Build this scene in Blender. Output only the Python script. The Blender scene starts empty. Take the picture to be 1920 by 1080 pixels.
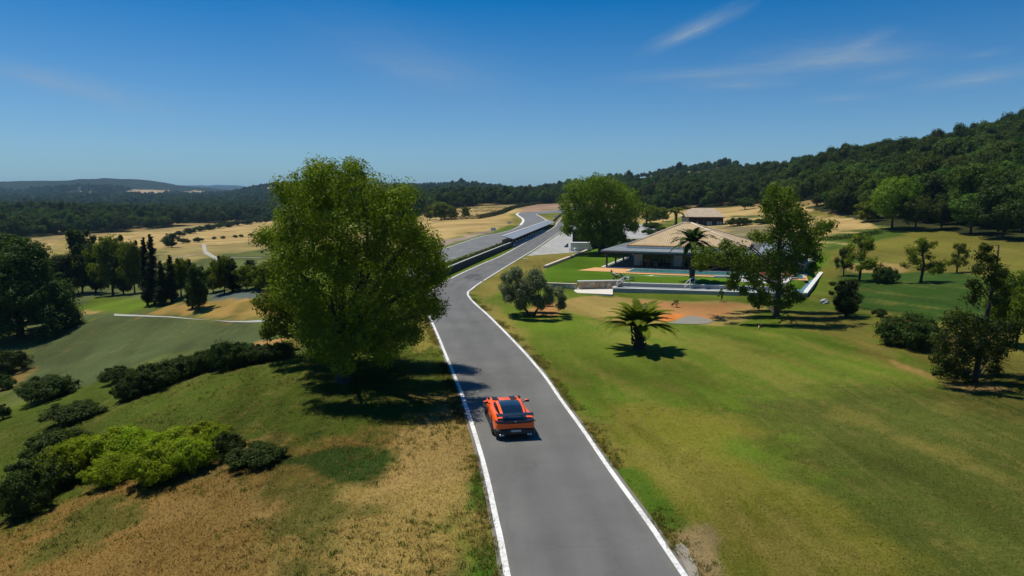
import bpy, bmesh, math, random
import numpy as np
from mathutils import Vector, Matrix
from mathutils.geometry import delaunay_2d_cdt

# ------------------------------------------------------------------ scene basics
SC = bpy.context.scene
COL = SC.collection
PI = math.pi
CAMZ = 10.6
PITCH = math.radians(7.57)
FPX = 1280.0                      # focal length in pixels of the 1920 px wide photograph
SP, CP = math.sin(PITCH), math.cos(PITCH)
rad = math.radians
SUN_EL, SUN_AZ = rad(69), rad(-58)     # azimuth from +Y towards +X

def lerp(a, b, t): return a + (b - a) * t
def sstep(x, a, b):
    t = np.clip((np.asarray(x, float) - a) / (b - a), 0, 1)
    return t * t * (3 - 2 * t)

# ------------------------------------------------------------------ noise (numpy)
def _hash(ix, iy, seed):
    h = (ix.astype(np.int64) * 374761393 + iy.astype(np.int64) * 668265263 + seed * 144665) & 0x7fffffff
    h = ((h ^ (h >> 13)) * 1274126177) & 0x7fffffff
    return ((h ^ (h >> 16)) & 0xffff) / 65535.0
def vnoise(x, y, seed=0):
    x = np.asarray(x, float); y = np.asarray(y, float)
    ix = np.floor(x); iy = np.floor(y)
    fx = x - ix; fy = y - iy
    fx = fx * fx * (3 - 2 * fx); fy = fy * fy * (3 - 2 * fy)
    a = _hash(ix, iy, seed); b = _hash(ix + 1, iy, seed)
    c = _hash(ix, iy + 1, seed); d = _hash(ix + 1, iy + 1, seed)
    return (a * (1 - fx) + b * fx) * (1 - fy) + (c * (1 - fx) + d * fx) * fy
def fbm(x, y, oct=4, seed=0):
    s = 0; a = .5; t = 0
    for k in range(oct):
        s = s + a * vnoise(x, y, seed + k * 17); t += a
        x = x * 2.03 + 13.1; y = y * 2.03 + 7.7; a *= .5
    return s / t          # 0..1

# ------------------------------------------------------------------ polygon helpers
def in_poly(px, py, poly):
    px = np.asarray(px, float); py = np.asarray(py, float)
    r = np.zeros(px.shape, bool)
    P = np.asarray(poly, float)
    m = (px >= P[:, 0].min()) & (px <= P[:, 0].max()) & (py >= P[:, 1].min()) & (py <= P[:, 1].max())
    if not m.any(): return r
    qx = px[m]; qy = py[m]; q = np.zeros(qx.shape, bool)
    n = len(P)
    for i in range(n):
        x0, y0 = P[i]; x1, y1 = P[(i + 1) % n]
        if y0 == y1: continue
        c = ((y0 > qy) != (y1 > qy)) & (qx < (x1 - x0) * (qy - y0) / (y1 - y0) + x0)
        q ^= c
    r[m] = q
    return r
def poly_dist(px, py, poly):      # signed distance, negative inside
    P = np.asarray(poly, float); n = len(P)
    d = np.full(np.shape(px), 1e9)
    for i in range(n):
        a = P[i]; b = P[(i + 1) % n]; e = b - a
        t = np.clip(((px - a[0]) * e[0] + (py - a[1]) * e[1]) / (e @ e + 1e-12), 0, 1)
        d = np.minimum(d, np.hypot(px - a[0] - t * e[0], py - a[1] - t * e[1]))
    return np.where(in_poly(px, py, poly), -d, d)

# ------------------------------------------------------------------ terrain height
PXC = [-500, 0, 150, 330, 430, 520, 700, 800, 880, 960, 1060, 1180, 1300, 1380, 1440, 1500, 1560, 1700, 1920, 2300, 2700]
YR = [110, 150, 220, 320, 450, 600, 800, 1100, 1500, 2200, 3500, 5500, 9000, 13000]
HT = {
 -500: [-8, -9, -10, -9, -3, 0, -5, -8, -3, 10, 80, 110, 140, 100],
 0:    [-8, -9, -10, -10, -9, -4, -12, -10, -5, 5, 74, 105, 140, 100],
 150:  [-8, -9, -10, -11, -10, -2, -12, -10, -5, 8, 90, 115, 140, 100],
 330:  [-8, -9, -10, -11, -11, -9, -12, -10, -4, 2, 38, 95, 160, 120],
 430:  [-7.5, -8.5, -9.5, -10.5, -11, -10, -9, -8, -3, 4, 15, 40, 150, 120],
 520:  [-7, -8, -9, -10, -11, -10, -8, -4, 2, 14, 62, 70, 110, 90],
 700:  [-2, -3, -5, -6.5, -6, -3, 2, 5, 9, 24, 50, 60, 80, 60],
 800:  [0, -.6, -.5, 0, 2, 6, 10, 12, 15, 48, 50, 50, 60, 40],
 880:  [0, 0, 0, 1.5, 4, 7, 9, 14, 27, 28, 30, 30, 30, 30],
 960:  [0, 0, 0, 2, 4.6, 7, 9, 11, 13, 15, 15, 15, 15, 15],
 1060: [0.1, .1, .2, 2, 4.6, 8, 16, 31, 30, 20, 15, 15, 15, 15],
 1180: [.3, .5, 1.0, 3, 8, 15, 28, 40, 35, 25, 15, 15, 15, 15],
 1300: [.8, 1.0, 2.0, 5, 12, 22, 38, 58, 50, 30, 20, 15, 15, 15],
 1380: [1.0, 1.5, 3.0, 7, 15, 26, 44, 64, 50, 30, 20, 15, 15, 15],
 1440: [1.4, 2.2, 4.5, 9, 19, 29, 42, 55, 45, 30, 20, 15, 15, 15],
 1500: [1.8, 2.6, 5.5, 14, 26, 33, 42, 45, 40, 30, 20, 15, 15, 15],
 1560: [2.2, 3.2, 7, 20, 33, 37, 42, 40, 40, 30, 20, 15, 15, 15],
 1700: [3.0, 4.6, 12, 27, 37, 44, 42, 40, 40, 30, 20, 15, 15, 15],
 1920: [4.4, 7.5, 22, 40, 50, 56, 50, 40, 40, 30, 20, 15, 15, 15],
 2300: [6, 12, 30, 50, 62, 66, 60, 50, 40, 30, 20, 15, 15, 15],
 2700: [8, 16, 36, 56, 66, 70, 60, 50, 40, 30, 20, 15, 15, 15]}
_U0, _U1, _NU = (PXC[0] - 960) / FPX, (PXC[-1] - 960) / FPX, 260
_S0, _S1, _NS = math.log(YR[0]), math.log(YR[-1]), 240
RIDGES = [(3300, .20, [(-500, 346), (-200, 347), (0, 344.5), (60, 342.5), (110, 342), (160, 339.5), (205, 337.5), (240, 340), (290, 343.5), (330, 347), (380, 352), (430, 357), (500, 366), (600, 376)]),
    (9000, .20, [(240, 356), (330, 351), (370, 352), (410, 349.5), (450, 350.5), (480, 355), (520, 357), (600, 354), (680, 352), (760, 360)]),
    (2300, .20, [(410, 376), (450, 364), (480, 356), (505, 351.5), (535, 348.5), (600, 347), (660, 352), (720, 358), (760, 366)]),
    (2900, .18, [(690, 356), (740, 348), (775, 346), (805, 345.5), (835, 349), (870, 355), (910, 364)]),
    (1600, .16, [(800, 372), (830, 360), (855, 352.5), (880, 350.5), (905, 352), (935, 357), (975, 364), (1020, 374)])]
def _table():
    u = np.linspace(_U0, _U1, _NU); s = np.linspace(_S0, _S1, _NS)
    us = np.array([(p - 960) / FPX for p in PXC]); ss = np.log(np.array(YR, float))
    A = np.array([np.interp(s, ss, HT[p]) for p in PXC])          # (cols, NS)
    T = np.array([np.interp(u, us, A[:, j]) for j in range(_NS)])    # (NS, NU)
    for _ in range(3):
        P = np.pad(T, ((3, 3), (0, 0)), 'edge'); T = sum(P[k:k + _NS] for k in range(7)) / 7
        P = np.pad(T, ((0, 0), (2, 2)), 'edge'); T = sum(P[:, k:k + _NU] for k in range(5)) / 5
    for Y, sg, line in RIDGES:
        px = [l[0] for l in line]; zr = CAMZ + (370 - np.interp(u * FPX + 960, px, [l[1] for l in line], 400, 400)) / FPX * Y
        w = np.exp(-((s - math.log(Y)) / sg) ** 2)[:, None]
        T = np.maximum(T, T * (1 - w) + zr[None, :] * w)
    return T
_T = _table()
def h_table(x, y):
    y = np.maximum(y, YR[0])
    fu = np.clip((x / y - _U0) / (_U1 - _U0) * (_NU - 1), 0, _NU - 1.001)
    fs = np.clip((np.log(y) - _S0) / (_S1 - _S0) * (_NS - 1), 0, _NS - 1.001)
    iu = fu.astype(int); is_ = fs.astype(int); a = fu - iu; b = fs - is_
    return ((_T[is_, iu] * (1 - a) + _T[is_, iu + 1] * a) * (1 - b) +
            (_T[is_ + 1, iu] * (1 - a) + _T[is_ + 1, iu + 1] * a) * b)
LEFT_EDGE = np.array([(-40, 7.5), (-30, 4.9), (0, 1.7), (18, -.3), (30, -1.9), (42, -4.2), (56, -7.2), (66, -8.7), (80, -8.8), (150, .5), (400, 20)], float)
TERRACE = [(3.9, 81.3), (13.1, 81.6), (31, 77.6), (33.5, 78.5), (53, 113), (42, 148), (19, 150), (17.0, 138), (4.8, 98.5)]
TZ = .45
def H(x, y):
    x = np.asarray(x, float); y = np.asarray(y, float)
    xl = np.interp(y, LEFT_EDGE[:, 0], LEFT_EDGE[:, 1])
    d = xl - x
    d0 = 2.5 + sstep(y, 64, 100) * 17
    W = 44 + .25 * np.maximum(0, y - 60)
    A = 7 + .012 * np.clip(y - 60, 0, 80)
    zl = -A * sstep(d, d0, d0 + W)
    gx = np.maximum(0, x - 36)
    zr = gx * .055 + np.maximum(0, y - 92) * .03 * sstep(x, 30, 60)
    zr = np.minimum(zr, 9)
    lump = (fbm(x * .09, y * .09, 3, 5) - .5) * .5 * sstep(np.maximum(d - 1, x - xl - 9), 0, 10)
    hn = zl + zr + lump * sstep(y, 160, 90)
    # red earth bank in front of the terrace wall
    hn = hn - .28 * sstep(x, 6, 14) * sstep(x, 44, 34) * sstep(y, 56, 74) * sstep(y, 92, 84)
    w = np.clip(.5 - poly_dist(x, y, TERRACE) / .9, 0, 1); w = w * w * (3 - 2 * w)
    hn = hn * (1 - w) + TZ * w
    ht = h_table(x, y)
    far = sstep(y, 480, 900)
    ht = ht + far * ((fbm(x * .004, y * .004, 4, 31) - .5) * np.clip(y * .012, 0, 40))
    k = sstep(y, 112, 165)
    return hn * (1 - k) + ht * k

def ray(px, py):
    u = (px - 960) / FPX; v = (py - 540) / FPX
    d = np.array([u, CP - v * SP, -SP - v * CP]); return d
_TS = np.geomspace(8, 12000, 700)
def hit(px, py, dz=0.0):
    """the place where the sight line of a photo pixel meets the terrain"""
    d = ray(px, py); ts = _TS
    for _ in range(3):
        g = CAMZ + d[2] * ts - H(d[0] * ts, d[1] * ts) - dz
        k = int(np.argmax(g < 0))
        if g[k] >= 0 or k == 0: k = len(ts) - 1 if g[k] >= 0 else 1
        ts = np.linspace(ts[k - 1], ts[k], 40)
    t = float(ts[k] if k < len(ts) else ts[-1]); t = float(ts[len(ts) // 2])
    return Vector((d[0] * t, d[1] * t, float(H(d[0] * t, d[1] * t)) + dz))
def at_z(px, py, z):
    d = ray(px, py); t = (z - CAMZ) / d[2]
    return Vector((d[0] * t, d[1] * t, z))
def at_y(px, py, Y):
    d = ray(px, py); t = Y / d[1]
    return Vector((d[0] * t, Y, CAMZ + d[2] * t))
def zat(x, y): return float(H(x, y))
def mpp(p):       # metres per photo pixel at a world point
    return (p[1] * CP - (p[2] - CAMZ) * SP) / FPX
def project(x, y, z):
    zc = y * CP - (z - CAMZ) * SP; yc = y * SP + (z - CAMZ) * CP
    return 960 + FPX * x / zc, 540 - FPX * yc / zc

# ------------------------------------------------------------------ object helpers
def tag(o, label=None, cat=None, group=None, kind=None):
    if label: o['label'] = label
    if cat: o['category'] = cat
    if group: o['group'] = group
    if kind: o['kind'] = kind
    return o
def empty(name, loc, rz=0, label=None, cat=None, group=None):
    o = bpy.data.objects.new(name, None); COL.objects.link(o)
    o.location = loc; o.rotation_euler = (0, 0, rz); o.empty_display_size = .3
    return tag(o, label, cat, group)
def link_mesh(name, me, mat=None, parent=None):
    o = bpy.data.objects.new(name, me); COL.objects.link(o)
    if mat is not None and not me.materials:
        for m in (mat if isinstance(mat, (list, tuple)) else [mat]): me.materials.append(m)
    if parent is not None: o.parent = parent
    return o
class MB:
    """collects vertices and faces and links them as ONE mesh object"""
    def __init__(s): s.v = []; s.f = []; s.m = []; s.sm = []
    def add(s, vs, fs, mi=0, smooth=False):
        n = len(s.v); s.v += [tuple(v) for v in vs]
        for f in fs: s.f.append([i + n for i in f]); s.m.append(mi); s.sm.append(smooth)
        return s
    def box(s, c, size, rz=0, mi=0):
        x, y, z = [k / 2 for k in size]; ca, sa = math.cos(rz), math.sin(rz); vs = []
        for dz in (-z, z):
            for dx, dy in ((-x, -y), (x, -y), (x, y), (-x, y)):
                vs.append((c[0] + dx * ca - dy * sa, c[1] + dx * sa + dy * ca, c[2] + dz))
        return s.add(vs, [(3, 2, 1, 0), (4, 5, 6, 7), (0, 1, 5, 4), (1, 2, 6, 5), (2, 3, 7, 6), (3, 0, 4, 7)], mi)
    def prism(s, poly, z0, z1, mi=0):
        n = len(poly)
        a = sum(poly[i][0] * poly[(i + 1) % n][1] - poly[(i + 1) % n][0] * poly[i][1] for i in range(n))
        if a < 0: poly = poly[::-1]
        vs = [(p[0], p[1], z0) for p in poly] + [(p[0], p[1], z1) for p in poly]
        fs = [tuple(range(n - 1, -1, -1)), tuple(range(n, 2 * n))] + [(i, (i + 1) % n, n + (i + 1) % n, n + i) for i in range(n)]
        return s.add(vs, fs, mi)
    def tube(s, pts, radii, sides=8, mi=0, cap=True):
        pts = [Vector(p) for p in pts]; n = len(pts); vs = []; fs = []
        ref = Vector((.37, .11, .92)).normalized()
        for i, p in enumerate(pts):
            t = (pts[min(i + 1, n - 1)] - pts[max(i - 1, 0)]).normalized()
            a = t.cross(ref if abs(t.dot(ref)) < .95 else Vector((1, 0, 0))).normalized(); b = t.cross(a)
            for k in range(sides):
                an = 2 * PI * k / sides
                vs.append(p + (a * math.cos(an) + b * math.sin(an)) * radii[i])
        for i in range(n - 1):
            for k in range(sides):
                k2 = (k + 1) % sides
                fs.append((i * sides + k, i * sides + k2, (i + 1) * sides + k2, (i + 1) * sides + k))
        if cap: fs += [tuple(range(sides - 1, -1, -1)), tuple(range((n - 1) * sides, n * sides))]
        return s.add(vs, fs, mi, True)
    def mesh(s, name):
        me = bpy.data.meshes.new(name); me.from_pydata(s.v, [], s.f); me.update()
        me.polygons.foreach_set('material_index', s.m); me.polygons.foreach_set('use_smooth', s.sm)
        bm = bmesh.new(); bm.from_mesh(me); bmesh.ops.recalc_face_normals(bm, faces=bm.faces); bm.to_mesh(me); bm.free()
        return me
    def build(s, name, mat, parent=None, bevel=0):
        o = link_mesh(name, s.mesh(name), mat, parent)
        if bevel:
            b = o.modifiers.new('bevel', 'BEVEL'); b.width = bevel; b.segments = 2; b.limit_method = 'ANGLE'
        return o

# ------------------------------------------------------------------ materials
class NT:
    def __init__(s, nt): s.t = nt; s.n = nt.nodes; s.l = nt.links
    def new(s, ty, **kw):
        n = s.n.new(ty)
        for k, v in kw.items():
            if k.startswith('i_'):
                key = k[2:]; key = int(key) if key.isdigit() else key.replace('_', ' ')
                if isinstance(v, bpy.types.NodeSocket): s.l.new(v, n.inputs[key])
                else: n.inputs[key].default_value = v
            else: setattr(n, k, v)
        return n
    def math(s, op, a, b=0.0, c=0.0, clamp=False):
        n = s.n.new('ShaderNodeMath'); n.operation = op; n.use_clamp = clamp
        for i, v in enumerate((a, b, c)):
            if isinstance(v, bpy.types.NodeSocket): s.l.new(v, n.inputs[i])
            else: n.inputs[i].default_value = v
        return n.outputs[0]
    def mix(s, fac, a, b, blend='MIX'):
        n = s.n.new('ShaderNodeMix'); n.data_type = 'RGBA'; n.blend_type = blend
        for i, v in ((0, fac), (6, a), (7, b)):
            if isinstance(v, bpy.types.NodeSocket): s.l.new(v, n.inputs[i])
            elif i == 0: n.inputs[0].default_value = v
            else: n.inputs[i].default_value = tuple(v) + ((1,) if len(v) == 3 else ())
        return n.outputs[2]
    def noise(s, vec, scale, detail=4, rough=.55):
        n = s.new('ShaderNodeTexNoise', i_Scale=scale, i_Detail=detail, i_Roughness=rough)
        if vec is not None: s.l.new(vec, n.inputs['Vector'])
        return n.outputs['Fac']
    def ramp(s, fac, lo, hi):
        n = s.new('ShaderNodeMapRange', i_1=lo, i_2=hi); n.clamp = True
        s.l.new(fac, n.inputs[0]); return n.outputs[0]
def material(name):
    m = bpy.data.materials.new(name); m.use_nodes = True
    nt = NT(m.node_tree); nt.n.clear()
    out = nt.new('ShaderNodeOutputMaterial')
    return m, nt, out
def simple(name, col, rough=.6, var=.15, scale=3.0, metal=0, bump=0, spec=.5, coat=0, coords='Object'):
    m, nt, out = material(name)
    b = nt.new('ShaderNodeBsdfPrincipled', i_Roughness=rough, i_Metallic=metal)
    b.inputs['Specular IOR Level'].default_value = spec
    b.inputs['Coat Weight'].default_value = coat
    tc = nt.new('ShaderNodeTexCoord').outputs[coords]
    n = nt.noise(tc, scale, 6)
    n2 = nt.noise(tc, scale * .17, 3)
    f = nt.math('ADD', nt.math('MULTIPLY', n, .6), nt.math('MULTIPLY', n2, .4))
    c = nt.mix(f, [k * (1 - 2 * var) for k in col], [k * (1 + 2 * var) for k in col])
    nt.l.new(c, b.inputs['Base Color'])
    if bump:
        bp = nt.new('ShaderNodeBump', i_Strength=bump, i_Distance=.03); nt.l.new(n, bp.inputs['Height']); nt.l.new(bp.outputs[0], b.inputs['Normal'])
    nt.l.new(b.outputs[0], out.inputs[0])
    return m
SKY_SAT = .29
SKY_TINT = (.70, 1.05, 1.36)
CLOUD_COL = (4.4, 5.7, 7.0)
CIRRUS = [(1200, 100, 1415, 4, 20, .75), (1225, 88, 1330, 50, 12, .4), (1130, 150, 1500, 128, 16, .5), (1340, 138, 1730, 80, 40, .55), (1450, 122, 1800, 95, 24, .45), (1560, 110, 1680, 55, 18, .4),
          (1250, 164, 1510, 154, 14, .42), (1690, 168, 1970, 126, 18, .65), (1500, 190, 1660, 178, 10, .4), (-80, 112, 220, 176, 28, .5), (40, 145, 360, 215, 34, .32), (480, 20, 1010, 200, 90, .22), (650, 110, 980, 155, 40, .2), (1580, 155, 1760, 128, 16, .35), (1780, 112, 1900, 92, 10, .3)]
HAZE = 8.0e-5
# ------------------------------------------------------------------ camera, sun, sky
cam = bpy.data.cameras.new('camera'); cam.sensor_width = 36; cam.lens = 24; cam.clip_end = 40000; cam.clip_start = .1
co = bpy.data.objects.new('camera', cam); COL.objects.link(co)
co.location = (0, 0, CAMZ); co.rotation_euler = (PI / 2 - PITCH, 0, 0); SC.camera = co
SC.view_settings.view_transform = 'Standard'; SC.view_settings.look = 'None'
SC.view_settings.exposure = 0.0; SC.view_settings.gamma = 1
SC.cycles.use_denoising = True
SC.cycles.max_bounces = 6; SC.cycles.diffuse_bounces = 3; SC.cycles.transmission_bounces = 4
SC.cycles.volume_bounces = 1; SC.cycles.transparent_max_bounces = 8

sl = bpy.data.lights.new('sun', 'SUN'); sl.energy = 5.0; sl.angle = rad(.5); sl.color = (1, .935, .80)
so = bpy.data.objects.new('sun', sl); COL.objects.link(so)
sd = Vector((math.sin(SUN_AZ) * math.cos(SUN_EL), math.cos(SUN_AZ) * math.cos(SUN_EL), math.sin(SUN_EL)))
so.rotation_euler = (-sd).to_track_quat('-Z', 'Y').to_euler(); so.location = sd * 200

W = bpy.data.worlds.new('World'); SC.world = W; W.use_nodes = True
nt = NT(W.node_tree); nt.n.clear()
out = nt.new('ShaderNodeOutputWorld'); bg = nt.new('ShaderNodeBackground', i_Strength=.070)
sky = nt.new('ShaderNodeTexSky'); sky.sky_type = 'NISHITA'; sky.sun_disc = False
sky.sun_elevation = SUN_EL; sky.sun_rotation = SUN_AZ; sky.altitude = 300
sky.air_density = 1.0; sky.dust_density = .6; sky.ozone_density = 3.0
tcw = nt.new('ShaderNodeTexCoord'); spw = nt.new('ShaderNodeSeparateXYZ'); nt.l.new(tcw.outputs['Generated'], spw.inputs[0])
el = nt.ramp(spw.outputs[2], .06, .30)
tint = nt.mix(1.0, sky.outputs[0], SKY_TINT, 'MULTIPLY')
hs = nt.new('ShaderNodeHueSaturation', i_Hue=.5, i_Saturation=nt.math('ADD', 1.0, nt.math('MULTIPLY', el, SKY_SAT)), i_Value=nt.math('SUBTRACT', 1.0, nt.math('MULTIPLY', el, .12)))
nt.l.new(tint, hs.inputs['Color'])
# thin cirrus streaks: soft ellipses on the forward sky, broken up by stretched noise
geo = nt.new('ShaderNodeNewGeometry'); tc = nt.new('ShaderNodeTexCoord')
sep = nt.new('ShaderNodeSeparateXYZ'); nt.l.new(tc.outputs['Generated'], sep.inputs[0])
yy = nt.math('MAXIMUM', sep.outputs[1], .05)
cmb = nt.new('ShaderNodeCombineXYZ')
nt.l.new(nt.math('DIVIDE', sep.outputs[0], yy), cmb.inputs[0]); nt.l.new(nt.math('DIVIDE', sep.outputs[2], yy), cmb.inputs[1])
P = cmb.outputs[0]
def skyp(px, py):
    d = ray(px, py); return d[0] / d[1], d[2] / d[1]
total = None
for (x0, y0, x1, y1, wd, amt) in CIRRUS:
    a = skyp(x0, y0); b = skyp(x1, y1); cx, cy = (a[0] + b[0]) / 2, (a[1] + b[1]) / 2
    L = math.hypot(b[0] - a[0], b[1] - a[1]) / 2; an = math.atan2(b[1] - a[1], b[0] - a[0])
    mp = nt.new('ShaderNodeMapping'); mp.vector_type = 'TEXTURE'
    mp.inputs['Location'].default_value = (cx, cy, 0); mp.inputs['Rotation'].default_value = (0, 0, an)
    mp.inputs['Scale'].default_value = (L * 1.3, wd * 1.2 / FPX, 1); nt.l.new(P, mp.inputs[0])
    wob = nt.noise(mp.outputs[0], 2.2, 4)
    ad = nt.new('ShaderNodeVectorMath'); ad.operation = 'ADD'; nt.l.new(mp.outputs[0], ad.inputs[0])
    cw = nt.new('ShaderNodeCombineXYZ'); nt.l.new(nt.math('MULTIPLY', nt.math('SUBTRACT', wob, .5), .7), cw.inputs[1]); nt.l.new(cw.outputs[0], ad.inputs[1])
    gr = nt.new('ShaderNodeTexGradient'); gr.gradient_type = 'QUADRATIC_SPHERE'; nt.l.new(ad.outputs[0], gr.inputs[0])
    m2 = nt.new('ShaderNodeMapping'); m2.inputs['Scale'].default_value = (1.1, 2.4, 1); nt.l.new(ad.outputs[0], m2.inputs[0])
    nz = nt.ramp(nt.noise(m2.outputs[0], 2.0, 6, .65), .15, .85)
    f = nt.math('MULTIPLY', nt.math('MULTIPLY', nt.math('POWER', gr.outputs['Fac'], .75), nz), amt * 1.25)
    total = f if total is None else nt.math('ADD', total, f, clamp=True)
cl = nt.mix(total, hs.outputs[0], CLOUD_COL)
nt.l.new(cl, bg.inputs[0]); nt.l.new(bg.outputs[0], out.inputs[0])
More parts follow.
